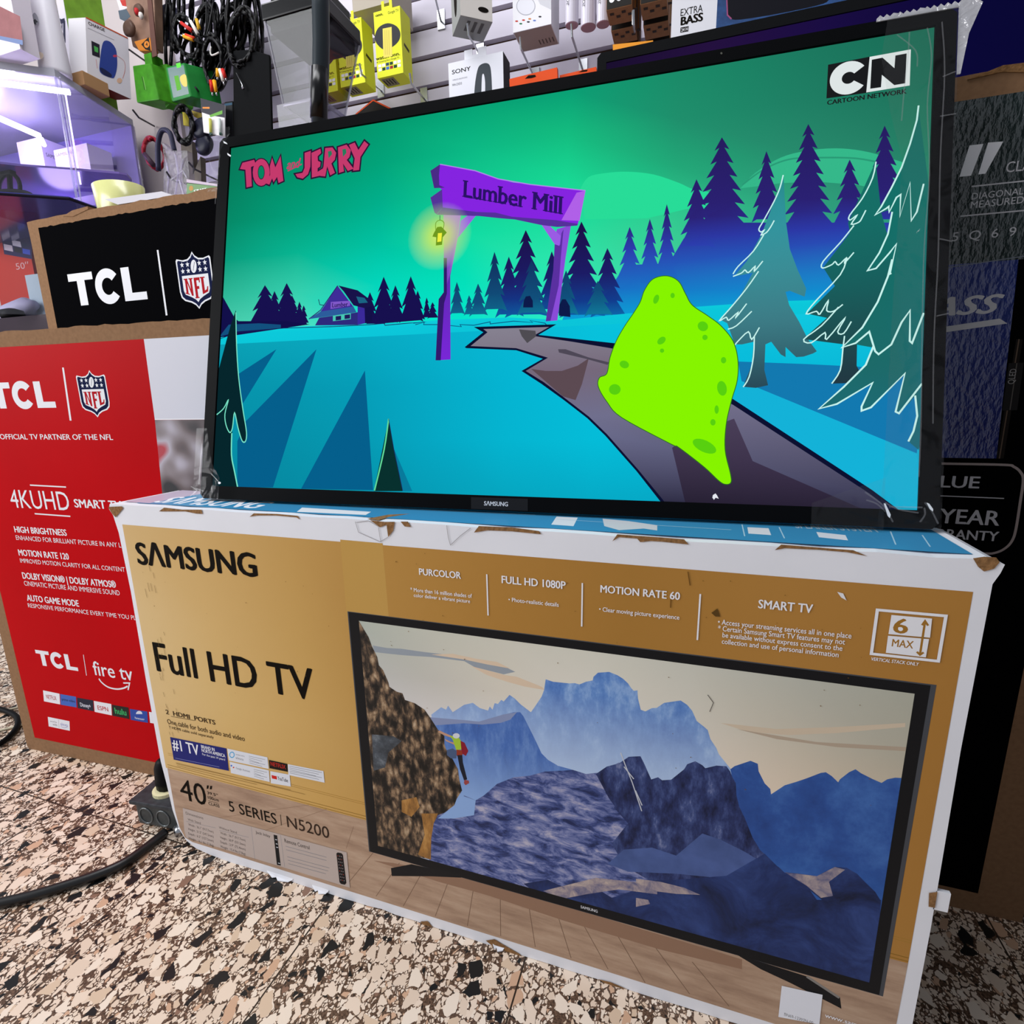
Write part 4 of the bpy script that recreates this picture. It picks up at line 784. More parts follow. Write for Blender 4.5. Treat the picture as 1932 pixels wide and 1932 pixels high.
for q in ('1240 20 1200 120 1060 270 1000 350 1060 335 1080 352 1130 270 1120 330 1160 335 1215 295', '1190 310 1090 420 985 500 1030 520 1110 460 1120 500 1230 370 1185 455 1220 465 1265 395', '1225 480 1215 560 1200 680 1150 760'): tr.stroke(smooth(zp('T', q), 3), .0013, W1)
tr.poly(zp('S', '1658 435 1645 520 1610 660 1560 800 1500 920 1405 1075 1485 1050 1505 1070 1480 1190 1360 1405 1500 1330') + zp('T', '1505 30 1480 130 1420 280 1330 430 1210 545 1290 530 1400 550 1350 650 1220 780 1075 905 1180 880 1390 760 1320 912 1360 915 1580 705 1525 935 1600 880 1640 830 1652 950 1630 1040 1600 1100 1660 1150 1720 900 1720 0') + zp('S', '1720 900'), LIT, col=ygrad([(200, '#16685c'), (400, '#147068'), (560, '#176c66'), (700, '#1d6a68'), (850, '#1e6a7a')]))
for q in ('1660 435 1650 520 1610 660 1560 800 1500 920 1440 1030 1405 1078 1470 1040 1485 1028 1487 1062 1530 975 1555 958 1550 1088 1610 888 1617 1112 1650 1060 1690 895', '1505 1060 1480 1190 1430 1300 1360 1405 1410 1392 1490 1300 1530 1248 1492 1425 1500 1420'): tr.stroke(zp('S', q), .0016, W1)
for q in ('1505 30 1480 130 1420 280 1330 430 1210 548 1290 522 1370 455 1405 570 1425 588 1500 530 1560 400 1610 330 1608 510 1622 522 1690 345', '1395 540 1350 650 1220 780 1075 908 1180 880 1390 755 1325 895 1325 920 1380 900 1580 700 1525 925 1545 935 1680 760', '1640 830 1652 950 1630 1040 1600 1100'): tr.stroke(zp('T', q), .0018, W1)
tr.build('foreground_picture', scr)
hs_ = A()
hs_.poly(zp('Q', '860 1390 1140 1350 1140 1442 830 1446'), em('#2e2a7c')); hs_.poly(zp('Q', '960 1370 1090 1350 1090 1400 960 1415'), em('#48c8b4'))
for q in ('980 1380 1020 1375 1020 1405 980 1410', '1045 1370 1085 1365 1085 1395 1045 1400'): hs_.poly(zp('Q', q), em('#1e1a58'))
hs_.poly(zp('Q', '1140 1290 1200 1290 1200 1430 1140 1442'), em('#3a2a9a')); hs_.poly(zp('Q', '1190 1300 1250 1310 1245 1420 1195 1432'), em('#141048'))
hs_.poly(zp('Q', '995 1158 1110 1310 870 1345'), em('#3f2c98')); hs_.poly(zp('Q', '1000 1155 1140 1190 1220 1250 1255 1300 1190 1320 1110 1300 1040 1200'), em('#18124a')); hs_.poly(zp('Q', '1130 1235 1190 1245 1215 1280 1150 1285'), em('#1a6484'))
hs_.stroke(zp('Q', '995 1156 870 1335 785 1400'), .0014, em('#2a1c70')); hs_.poly(zp('Q', '870 1345 1110 1308 1132 1350 785 1400'), em('#2c5c9c')); hs_.poly(zp('Q', '945 1275 1085 1266 1085 1302 943 1326'), em('#8058c8'))
hs_.txt('Lumber', '955 1300', '1070 1290', '990 1312', '990 1280', em('#1e1458'), .02, k='Q'); hs_.stroke(zp('Q', '898 1300 865 1295 855 1255'), .001, em('#1e1458')); hs_.build('pictured_lumber_house', scr)
ga = A(); pur, dpu, lpu = em('#8524e0'), em('#4a2a86'), em('#9a5ce4')
ga.poly(zp('R', '1045 590 1150 560 1110 800 1050 1255 965 1262 1020 890 1030 700'), em('#8a4cd8')); ga.poly(zp('R', '1030 700 1070 705 1080 620 1095 590 1075 800 1060 1000 1000 1258 965 1262 1020 890'), em('#5a30a0'))
ga.poly(zp('R', '925 545 962 535 1075 640 1065 712 1030 700'), lpu)
ga.poly(zp('R', '220 465 350 462 325 650 300 780 270 930 272 1540 165 1546 185 1100 225 1050'), LIT, col=ygrad([(400, '#b07ad8'), (470, '#a86cd0'), (500, '#5c2cae'), (600, '#7020d0'), (680, '#7a28d8')]))
ga.poly(zp('R', '222 800 245 800 245 1060 225 1130 200 1546 163 1546 185 1100 222 1050'), em('#33196c')); ga.poly(zp('R', '345 530 425 468 475 470 325 655'), lpu)
ga.poly(zp('R', '195 118 320 140 450 165 620 225 730 250 850 265 1255 310 1200 552 1040 525 720 500 600 470 460 465 215 432 206 300 190 290 188 200'), pur); ga.poly(zp('R', '1190 325 1255 310 1212 530 1080 525'), em('#b060e8'))
ga.poly(zp('R', '195 118 125 165 152 292 230 288 190 270 188 200'), dpu); ga.poly(zp('R', '210 300 125 360 155 470 170 482 215 432'), em('#543498'))
ga.poly(zp('R', '215 432 460 465 600 470 720 500 1040 525 1200 552 1195 565 1050 575 930 560 740 520 640 512 480 495 170 485'), em('#55309a'))
ga.stroke(zp('R', '195 118 450 165 620 225 850 265 1255 310'), .0012, em('#b47cf0'))
ga.build('pictured_gate', scr)
gt = A(); gt.txt('Lumber Mill', '365 350', '1085 400', '540 372', '540 252', em('#2a1266'), .03, k='R')
Vg = [v for v in gt.V]; ys = [v[1] for v in Vg]; yb_ = TP.uv(zp('R', '540 372')[0])[1]; ch = TP.uv(zp('R', '540 252')[0])[1] - yb_
for lev in (yb_, yb_ + ch, max(ys)):             # slab feet and heads of the upright strokes
    xs = sorted(v[0] for v in Vg if abs(v[1] - lev) < ch * .02); k_ = 0
    while k_ < len(xs):
        e_ = k_
        while e_ + 1 < len(xs) and xs[e_ + 1] - xs[e_] < ch * .16: e_ += 1
        if xs[e_] - xs[k_] > ch * .04: gt.poly([(xs[k_] - ch * .07, lev), (xs[e_] + ch * .07, lev), (xs[e_] + ch * .07, lev + (ch * .06 if lev == yb_ else -ch * .06)), (xs[k_] - ch * .07, lev + (ch * .06 if lev == yb_ else -ch * .06))], em('#2a1266'), uv=True)
        k_ = e_ + 1
q0 = TP.uv(zp('R', '365 355')[0]); q1 = TP.uv(zp('R', '1085 482')[0]); sl = (q1[1] - q0[1]) / (q1[0] - q0[0]); b0 = TP.uv(zp('R', '540 372')[0])[1]
gt.V = [(x, y - b0 + q0[1] + (x - q0[0]) * sl, z) for x, y, z in gt.V]; gt.build('gate_lettering', scr)
la = A(); c0 = TP.uv(zp('R', '190 640')[0]); z0 = la.z(); N_ = 28; la.V.append((c0[0], c0[1], z0)); la.C[0] = lin('#e8f060')[:3] + (.85,)
for r, al in ((.014, .7), (.028, .3), (.045, 0.0)):
    for i in range(N_): q = 2 * math.pi * i / N_; la.V.append((c0[0] + r * math.cos(q), c0[1] + r * math.sin(q), z0)); la.C[len(la.V) - 1] = lin('#d0ee50')[:3] + (al,)
for i in range(N_):
    j = (i + 1) % N_; la.F.append([0, 1 + i, 1 + j]); la.M.append(0)
    for k in (0, 1): la.F.append([1 + k * N_ + i, 1 + (k + 1) * N_ + i, 1 + (k + 1) * N_ + j, 1 + k * N_ + j]); la.M.append(0)
la.mi(LIT); ol = em('#6f9a20')
la.poly(zp('R', '175 575 205 572 245 615 215 650 210 705 165 710 168 650 140 645 150 620'), ol); la.poly(zp('R', '180 620 210 618 205 680 175 685'), em('#f0f040')); la.stroke(smooth(zp('R', '165 600 165 545 195 525 225 545 215 600'), 3), .0009, ol); la.stroke(zp('R', '195 490 195 525'), .0009, em('#2a6a50')); la.build('pictured_lantern', scr)
bo = A(); lime = em('#86f400')
bpx = smooth(zp('p', '1258 521 1280 531 1293 554 1306 576 1335 596 1360 615 1383 644 1392 679 1391 717 1380 756 1370 801 1368 849 1378 894 1379 910 1370 914 1357 908 1328 881 1280 844 1266 838 1173 788 1145 758 1129 730 1131 713 1145 705 1151 675 1163 643 1179 615 1196 590 1208 570 1216 548 1232 527'), 5, closed=True)
bo.poly(bpx, lime); bo.stroke(bpx, .0009, em('#2c6a20'), closed=True)
for x, y, a_, b_, r in ((1326, 616, 10, 9, 30), (1330, 637, 5, 5, 0), (1248, 643, 9, 6, -40), (1362, 733, 9, 14, -10), (1352, 773, 4, 8, 0), (1345, 797, 5, 6, 0), (1329, 842, 24, 11, 25), (1365, 680, 5, 6, 0), (1160, 735, 11, 10, 0), (1238, 565, 5, 9, 20), (1269, 558, 4, 5, 0), (1178, 688, 9, 7, 20), (1249, 662, 4, 4, 0)): bo.oval((x, y), a_, b_, em('#58d010'), rot=r)
bo.build('pictured_green_shape', scr)
cn = A(); kk, ww = em('#1b1c1e'), em('#dfe6e6')
cn.poly(zp('S', '1128 197 1372 150 1372 360 1118 395'), kk); cc = []; ce = TP.uv(zp('S', '1248 274')[0]); e2_ = TP.uv(zp('S', '1138 285')[0]); rr = abs(ce[0] - e2_[0])
for i in range(33): q = math.radians(36 + 288 * i / 32); cc.append((ce[0] + rr * math.cos(q), ce[1] + rr * math.sin(q)))
for i in range(17): q = math.radians(324 - 288 * i / 16); cc.append((ce[0] + rr * .36 * math.cos(q), ce[1] + rr * .36 * math.sin(q)))
cn.poly(cc, ww, uv=True); cn.poly(zp('S', '1372 151 1614 107 1607 319 1352 360'), ww); cn.poly(zp('f', '38 1000 215 965 412 1140 428 930 615 895 590 1390 410 1420 205 1250 190 1455 12 1480'), kk)
cn.txt('CARTOON NETWORK', '1122 420', '1590 350', '1130 432', '1130 406', kk, .035, k='S'); cn.build('channel_logo', scr)
tj = A(); pk, oln = em('#c43a6c'), em('#2a1436')
LT = [zp('e', '790 960 840 835 1075 775 1118 880 1012 920 1030 1310 922 1335 900 975'), zp('e', '1440 735 1505 930 1610 695 1668 1200 1570 1245 1540 1120 1470 1230 1440 1150 1385 1278 1310 1250 1400 1080 1395 900')]
LT += [zp('Q', q) for q in ('755 190 800 175 797 290 780 345 742 378 702 368 688 345 740 335 755 300', '805 190 870 160 876 190 850 215 852 248 872 258 868 290 850 302 850 328 886 305 886 352 808 370', '905 155 958 150 985 190 975 240 950 268 976 335 942 354 920 288 905 362 868 358 893 290', '998 150 1060 130 1092 170 1082 220 1062 242 1112 305 1070 322 1035 268 1042 325 1005 337', '1078 132 1120 115 1147 170 1190 104 1220 130 1162 220 1152 315 1108 320 1120 230')]
for l in LT: tj.stroke(l, .0045, oln, closed=True)
oc_ = zp('e', '1220 1030')[0]; tj.oval(oc_, 18, 27.5, oln)
for l in LT: tj.poly(l, pk)
tj.oval(oc_, 16, 25.5, pk); tj.oval(oc_, 6.5, 13.5, oln); tj.oval(oc_, 5.5, 12, em('#07845f'))
for q in ('925 180 950 175 955 200 930 230', '1030 165 1055 160 1060 190 1035 220'): tj.poly(zp('Q', q), em('#2a7a5c'))
tj.txt('and', '625 285', '728 250', '650 305', '650 240', pk, .03, shear=.3, k='Q'); tj.stroke(zp('Q', '632 322 735 272'), .0018, pk); tj.build('show_title', scr)
# clear wrapping film left on the corners and along the right edge
FILM = clear('wrapping_film', (0.93, 0.94, 0.93), 0.012, 0.12, bump=.9, bscale=22, haze=0.008)
CREASE = clear('film_crease', (0.9, 0.9, 0.9), 0.06, 0.15, haze=0.07)
FS = Surf(TS.o + TS.n * .0015, tu, tvv)
def film(name, pts, nu=1):
    q = Art(FS, key='film', base=0.0, step=3e-4); q.poly(pts, FILM, uv=True); return q
q = film('wrapping_film', [(.862, .0), (.918, -.001), (.918, .531), (.855, .531), (.85, .49), (.86, .43), (.872, .38), (.868, .2), (.866, .05)])
for l in ('1715 62 1712 110 1706 160 1700 230', '1748 55 1756 110 1748 200 1752 330 1742 470 1738 640 1736 800 1732 900', '1775 45 1780 140 1772 300 1768 480 1760 640 1758 800', '1690 70 1725 100 1728 130', '1775 150 1800 140', '1770 225 1800 220', '1768 455 1792 460', '1762 600 1785 595'): q.stroke(smooth(zp('p', l), 4), .0013, CREASE)
q.build('wrapping_film', tl)
q = film('wrapping_film', [(.80, -.004), (.866, -.004), (.866, .05), (.80, .022)])
for l in ('245 960 540 1180 700 1450', '260 1090 430 1150 600 1300', '560 1130 780 1240 1110 1300', '620 1200 1170 1210', '1200 1130 1320 1280 1420 1480', '1190 1220 1200 1330 1120 1450'): q.stroke(smooth(zp('h', l), 4), .0016, CREASE)
for l in ('525 1145 555 1150 640 1330 625 1385 590 1350', '1215 1135 1260 1150 1325 1240 1320 1280 1270 1240'): q.poly(zp('h', l), pm('#e9ecf0', .2))
q.build('wrapping_film', tl)
q = film('wrapping_film', [(0, -.001), (.045, -.001), (.045, .03), (.03, .05), (.018, .1), (0, .1)])
for l in ('130 760 240 830 110 945', '280 720 300 400 330 0', '500 530 640 680', '240 800 380 850', '520 760 540 880'): q.stroke(zp('j', l), .0009, CREASE)
q.oval(zp('j', '672 702')[0], 2.6, 2.2, pm('#e9ecf0', .2)); q.build('wrapping_film', tl)
q = film('wrapping_film', [(0, .44), (.018, .44), (.02, .5), (.034, .52), (.034, .531), (0, .531)])
for l in ('590 350 590 520 710 600', '440 560 550 510 540 1060 420 1110', '470 1800 520 1100'): q.stroke(zp('e', l), .0011, CREASE)
for l in ('640 560 700 590 720 625 650 600', '725 800 800 850 790 880 730 840'): q.poly(zp('e', l), pm('#e9ecf0', .2))
q.build('wrapping_film', tl)
tq = MB(); pts = []
for i in range(26): t_ = i / 25; pts.append((.845 + .075 * t_, .5305 + (.0045 if i % 2 else .0015) + .001 * t_))
tq.prism([TS.w(u, v, .001) for u, v in [(.845, .529)] + pts + [(.93, .537), (.938, .53), (.927, .5), (.921, .46), (.918, .46), (.918, .529)]], -TS.n * .001, clear('film_edge', (.7, .7, .72), .25, .2, bump=.9, bscale=80, haze=.45)); tq.build('film_edge', tl)
fs = MB()
for u in (.12, .78): fs.prism([TS.w(u, .0), TS.w(u + .05, .0), TS.w(u + .05, .03), TS.w(u, .03)], (0, .03, 0), BLACK)
# ---------------------------------------------------------------- large television leaning room behind the cartons
BS = Surf((0.632, 0.42, 0.40), (1, 0, 0), (0, 0, 1)); BTW = 1.23; BTH = onY(1127, 101, .42).z - .40
b0 = onY(1127, 101, .42).x; BS = Surf((b0, .42, .40), (1, 0, 0), (0, 0, 1))
bt = thing('television', 'large television with a dark purple screen, standing behind the lit television', 'television', (b0 + BTW / 2, .45, 0))
frame(BS, BTW, BTH, .014, .02, BTW - .014, BTH - .014, .035, pm('#0e0f11', .35)).build('bezel', bt)
sc_ = Art(Surf(BS.o + Vector((0, .003, 0)), (1, 0, 0), (0, 0, 1)), key='bt'); sc_.grid((.014, .02, BTW - .014, BTH - .014), [['#1a0f2e', '#24113e', '#1a0d42', '#0a0836', '#090830', '#080728', '#080728', '#080728', '#080728'], ['#1c1030', '#2a1250', '#1c0f4a', '#0b0a3c', '#0a0934', '#08082c', '#08082c', '#08082c', '#08082c'], ['#100c20'] * 9], LIT); sc_.build('screen', bt)
q = MB(); q.box(b0 + .02, .431, .42, b0 + BTW - .02, .47, .40 + BTH - .02, BLACK); q.build('back_cover', bt)
q = MB(); q.box(b0 + BTW / 2 - .04, .45, .02, b0 + BTW / 2 + .04, .47, .46, BLACK); q.box(b0 + BTW / 2 - .3, .4, 0, b0 + BTW / 2 + .3, .52, .02, BLACK); q.build('stand', bt)
# low counter in front of the slatted wall
CT = 1.245
q = MB(); q.box(.0, .555, 0, 1.5, .88, CT - .03, pm('#6a6470', .5)); q.box(-.01, .55, CT - .03, 1.51, .885, CT, pm('#b9b4bd', .4)); one('shop_counter', q, 'grey shop counter in front of the slatted wall, behind the televisions', 'counter')
# ---------------------------------------------------------------- speaker box on the counter
def px_rect(x0, y0, x1, y1, Y): a = onY(x0, y0, Y); c = onY(x1, y1, Y); return a.x, c.z, c.x, a.z
eb_x0 = onY(1266, 60, .6).x; eb_x1 = onY(1660, 20, .6).x
eb = thing('speaker_box', 'white and blue boxed speaker with bold black lettering, standing behind the purple screen', 'box', ((eb_x0 + eb_x1) / 2, .67, CT))
q = MB(); q.box(eb_x0, .6, CT, eb_x1, .74, CT + .22, pm('#e4e4ea', .5)); q.build('carton', eb)
ES = Surf((eb_x0, .6, CT), (1, 0, 0), (0, 0, 1)); ea = Art(ES, key='eb'); eu = ES.uv(zp('E', '405 10')[0])[0]
ea.poly([(eu, .002), (eb_x1 - eb_x0, .002), (eb_x1 - eb_x0, .22), (eu, .22)], ramp_noise('blue_scene', [(.3, '#16284e'), (.55, '#2d558e'), (.8, '#5d8fc0')], 12), uv=True)
ea.poly(smooth(zp('E', '455 10 452 70 470 92 520 98 700 70 900 28 960 0 960 -60 460 -60'), 3, closed=True), pm('#15151c', .4)); ea.stroke(zp('E', '452 0 455 75 475 95'), .002, pm('#a0507c')); ea.build('printed_speaker', eb)
ea = Art(ES, key='eb'); ea.txt('EXTRA', '222 65', '332 40', '228 80', '226 46', INK, k='E', bold=0); ea.txt('BASS', '222 110', '334 85', '226 126', '224 87', INK, .05, k='E'); ea.build('bass_text', eb)
ea = Art(ES, key='eb'); ea.poly(zp('E', '222 138 262 130 260 156 220 163'), INK); ea.txt('24 H', '225 150', '258 145', '228 158', '228 142', PAPER, .02, k='E'); ea.build('playtime_badge', eb)
# ---------------------------------------------------------------- clear blender jug on the counter
y0 = .56; a = onY(500, 36, y0); c = onY(604, 15, y0); zt = (a.z + c.z) / 2; e = onZ(669, 88, zt); dpt = max(.1, e.y - y0)
jg = thing('blender_jug', 'clear square blender jug with a black lid and black handle, on the counter', 'jug', ((a.x + c.x) / 2, y0 + dpt / 2, CT))
bl_, br_ = onY(537, 215, y0 + .02), onY(600, 205, y0 + .02); zb = 1.352
T4 = [(a.x, y0), (c.x, y0), (c.x, y0 + dpt), (a.x, y0 + dpt)]; B4 = [(bl_.x, y0 + .02), (br_.x, y0 + .02), (br_.x, y0 + dpt - .02), (bl_.x, y0 + dpt - .02)]
q = MB(); V = [(x, y, zb) for x, y in B4] + [(x, y, zt) for x, y in T4]; q.add(V, [(i, (i + 1) % 4, 4 + (i + 1) % 4, 4 + i) for i in range(4)] + [(3, 2, 1, 0)], clear('jug_plastic', (.6, .6, .64), .03, .05)); q.build('jug_body', jg)
q = MB()
for i in range(4): q.tube([V[i], V[4 + i]], .0022, clear('jug_edge', (.7, .68, .78), .2, .1, haze=.25))
q.tube(V[:4], .0022, q.mats[0], closed=True); q.build('jug_edge', jg)
q = MB(); q.box(a.x - .004, y0 - .004, zt, c.x + .004, y0 + dpt + .004, zt + .03, PLASTIC_BLACK); q.box(a.x + .01, y0 + .01, zt + .03, c.x - .01, y0 + dpt - .01, zt + .06, PLASTIC_BLACK); q.box(a.x + .006, y0 + .006, zt - .02, c.x - .006, y0 + dpt - .006, zt, PLASTIC_BLACK); q.build('lid', jg, bevel=.003)
q = MB(); q.box(bl_.x - .012, y0 + .012, CT, br_.x + .012, y0 + dpt - .012, zb, clear('jug_base', (.6, .58, .68), .05, .1, haze=.015)); q.build('base', jg)
HP = [onY(x, y, y0 - .03) for x, y in ((604, -40), (605, 20), (606, 80), (605, 130), (603, 175), (602, 225))]
q = MB(); q.tube([(HP[0].x, y0 - .003, HP[0].z)] + HP + [(HP[-1].x, y0 + .015, HP[-1].z - .01)], .0165, pm('#2a3136', .35), sides=12); q.build('handle', jg, smooth=True)
q = MB(); q.tube([HP[3] + Vector((0, -.0006, 0)), HP[4] + Vector((0, -.0006, 0)), HP[5] + Vector((0, -.0006, 0))], .0172, PLASTIC_BLACK, sides=12); q.build('handle_grip', jg, smooth=True)
# ---------------------------------------------------------------- goods hanging on the slatted wall
HY = 1.0
def hook(px_base, px_tip, what, ytip=.93):
    B = onY(*px_base, WY - .004); Tp = onY(*px_tip, ytip); q = MB()
    q.tube([B, B + (Tp - B) * .85, Tp, Tp + Vector((0, -.006, .022))], .0028, STEEL, sides=8); q.box(B.x - .012, WY - .004, B.z - .02, B.x + .012, WY, B.z + .03, STEEL)
    return one('display_hook', q, what, 'hook', 'display hooks on the slatted wall')
def hbox(name, label, cat, r, Y, d, m, group=None, tabm=None, bevel=0):
    x0, z0, x1, z1 = r; t = thing(name, label, cat, ((x0 + x1) / 2, Y + d / 2, z0), group)
    q = MB(); q.box(x0, Y, z0, x1, Y + d, z1, m); q.build('carton', t, bevel=bevel)
    if tabm: q = MB(); cx = (x0 + x1) / 2; w = (x1 - x0) * .2; q.prism([(cx - w, Y + .002, z1 - .001), (cx + w, Y + .002, z1 - .001), (cx + w, Y + .002, z1 + .022), (cx + .008, Y + .002, z1 + .022), (cx + .008, Y + .002, z1 + .008), (cx - .008, Y + .002, z1 + .008), (cx - .008, Y + .002, z1 + .022), (cx - w, Y + .002, z1 + .022)], (0, .001, 0), tabm); q.build('hang_tab', t)
    return t, Surf((x0, Y, z0), (1, 0, 0), (0, 0, 1)), Surf((x1, Y, z0), (0, 1, 0), (0, 0, 1)), Surf((x0, Y + d, z0), (1, 0, 0), (0, -1, 0))
YEL = pm('#d2d62c', .4); DKY = pm('#4c4a18', .5)
r1 = px_rect(704.5, 24, 761, 137, HY)
on, S1, S2, S3 = hbox('streaming_box_carton', 'yellow streaming box carton farthest right of the three hanging yellow cartons', 'box', r1, HY, .055, YEL, 'yellow streaming box cartons', YEL)
a_ = Art(S1, key='on'); W_u, H_v = r1[2] - r1[0], r1[3] - r1[1]
a_.txt('onn.', '1490 140', '1560 128', '1495 155', '1495 128', INK, .03, k='C'); a_.txt('Google TV', '1603 115', '1700 95', '1610 128', '1610 102', DKY, k='C'); a_.build('brand_text', on)
a_ = Art(S1, key='on'); a_.poly(smooth(zp('C', '1600 212 1680 238 1716 300 1702 372 1640 430 1565 452 1500 395 1484 330 1520 250'), 4, closed=True), pm('#2c2d30', .4)); a_.build('printed_device', on)
a_ = Art(S1, key='on'); a_.txt('watch onn.', '1493 530', '1712 490', '1500 552', '1500 520', INK, .02, k='C'); a_.txt('4K Streaming Box | Google TV', '1500 578', '1705 530', '1510 576', '1510 562', DKY, k='C'); a_.build('slogan_text', on)
a_ = Art(S1, key='on'); a_.poly(zp('C', '1555 262 1637 245 1643 512 1562 528'), pm('#d8c85a', .5))
for i in range(3): a_.stroke(zp('C', '%d 275 %d 500' % (1575 + i * 18, 1580 + i * 18)), .0012, pm('#a8924a'))
a_.build('price_sticker', on)
a_ = Art(S1, key='on')
for i, c_ in enumerate(('#e2e2dc', '#e2e2dc', '#203a56', '#123a24', '#e2e2dc', '#e2e2dc', '#dcdcdc', '#14382a', '#3a66b0', '#8c1c28', '#123a24', '#e2e2dc')):
    u_ = (.06 + .148 * (i % 6)) * W_u; v_ = (.16 - .06 * (i // 6)) * H_v; a_.poly([(u_, v_), (u_ + .12 * W_u, v_), (u_ + .12 * W_u, v_ + .045 * H_v), (u_, v_ + .045 * H_v)], pm(c_, .4), uv=True)
a_.build('app_logos', on)
a_ = Art(S3, key='on3'); a_.poly([(.006, .008), (W_u * .55, .008), (W_u * .55, .047), (.006, .047)], pm('#7d775c', .5), uv=True)
for i in range(4): a_.stroke([(.01 + i * .009, .015), (.01 + i * .009, .04)], .003, INK, uv=True)
a_.build('barcode_label', on)
a_ = Art(S2, key='on2'); a_.txt('onn.', (770, 55), (770, 75), (765, 65), (773, 62), INK, .03, turn=True) if False else a_.poly([(.012, .45 * H_v), (.04, .42 * H_v), (.042, .47 * H_v), (.014, .5 * H_v)], pm('#3c3a14', .5), uv=True); a_.build('side_text', on)
o2 = onY(634, 45, HY); o3 = onY(583, 63, HY); base = Vector((r1[0], 0, r1[3]))
for P_o, lab in ((o2, 'yellow streaming box carton half hidden by the clear blender jug'), (o3, 'yellow streaming box carton seen through the clear blender jug, leftmost of three')):
    dup(on, on.location + Vector((P_o.x - r1[0], 0, P_o.z - r1[3])), lab)
# headphone box
r2 = px_rect(845.5, 120, 952, 260, HY)
hb, S1, S2, S3 = hbox('headphone_box', 'white headphone box with a black side, hanging just above the lit television', 'box', r2, HY, .055, pm('#dadbe2', .5), None, pm('#e2e3ea', .5))
a_ = Art(S1, key='hb'); a_.txt('SONY', '358 520', '495 500', '362 542', '362 512', INK, .012, k='D'); a_.txt('WIRELESS HEADPHONES', '362 585', '470 570', '365 590', '365 580', pm('#8c8c92'), k='D'); a_.txt('WH-CH510', '360 622', '430 612', '362 630', '362 612', pm('#4b4b50'), k='D'); a_.build('maker_text', hb)
a_ = Art(S1, key='hb'); a_.poly(smooth(zp('D', '520 690 528 600 542 520 560 478 600 460 632 474 645 540 652 690'), 3) + smooth(zp('D', '600 690 600 600 592 545 582 540 576 570 572 690'), 3), pm('#3a4046', .5)); a_.build('printed_headband', hb)
a_ = Art(S2, key='hb2'); a_.poly([(0, 0), (.055, 0), (.055, r2[3] - r2[1]), (0, r2[3] - r2[1])], pm('#17171a', .5), uv=True); a_.build('black_side', hb)
hook((906, 104), (884, 66), 'metal hook through the tab of the white headphone box', .95)
# turned grey box
C_ = onY(890, 30, .98); Mx = Matrix.Translation(C_) @ Matrix.Rotation(math.radians(38), 4, 'Z')
gb = thing('gadget_box', 'grey box turned sideways with a cream front, hanging left of the white streaming puck box', 'box', C_ - Vector((0, 0, .03)))
q = MB(); q.box(-.042, -.042, -.03, .042, .042, .22, pm('#8d8f8c', .5), Mx); q.build('carton', gb)
q = MB(); q.box(-.0415, -.0432, -.0295, .0415, -.0422, .22, pm('#d9d4cc', .5), Mx); q.build('cream_front', gb)
q = MB(); q.add([Mx @ Vector((.018 + .014 * math.cos(t * .4), -.0436, -.008 + .006 * math.sin(t * .4))) for t in range(16)], [tuple(range(16))], INK); q.build('printed_device', gb)
q = MB(); q.add([Mx @ Vector((-.0424, .0 + .014 * math.cos(t * .4), .035 + .045 * math.sin(t * .4))) for t in range(16)], [tuple(reversed(range(16)))], INK); q.build('printed_remote', gb)
q = MB()
for i in range(3): q.box(-.02 + i * .018, -.03, -.0306, -.012 + i * .018, .01, -.0302, pm('#4e4c4a'), Mx)
q.build('barcode_label', gb)
# white puck box
r3 = px_rect(966, -70, 1040, 45, HY)
wb, S1, S2, S3 = hbox('streaming_puck_box', 'white streaming device box with a round printed puck and a brown underside', 'box', r3, HY, .085, pm('#dfdee2', .5))
a_ = Art(S1, key='wb'); a_.oval(zp('D', '897 45')[0], 18, 17.5, pm('#a9a9b2', .5), n=28); a_.oval(zp('D', '897 44')[0], 16.5, 16, pm('#d7d7de', .5), n=28); a_.build('printed_puck', wb)
a_ = Art(S1, key='wb'); a_.poly(zp('D', '985 0 1080 0 1080 70 1000 30'), pm('#c6c6cc', .5)); a_.build('printed_remote', wb)
a_ = Art(S1, key='wb')
for x_, y_, c_ in ((830, 155, '#b83a30'), (880, 147, '#b83a30'), (925, 138, '#c87a40'), (1000, 122, '#1f1f22'), (860, 173, '#2b6e48'), (915, 160, '#34343a'), (960, 150, '#5d76b8')): a_.oval(zp('D', '%d %d' % (x_, y_))[0], 3, 1.6, pm(c_), n=8)
a_.build('app_logos', wb)
a_ = Art(S3, key='wb3'); a_.poly([(.002, .002), (r3[2] - r3[0] - .002, .002), (r3[2] - r3[0] - .002, .083), (.002, .083)], pm('#a38f86', .6), uv=True)
for i in range(5): a_.stroke([(.055 + i * .009, .015), (.055 + i * .009, .035)], .003, pm('#54463f'), uv=True)
a_.build('barcode_label', wb)
hook((1010, 150), (983, 92), 'metal hook in front of the slats below the white puck box', .93)
hook((1100, 134), (1079, 68), 'metal hook below the clear white tubes', .93)
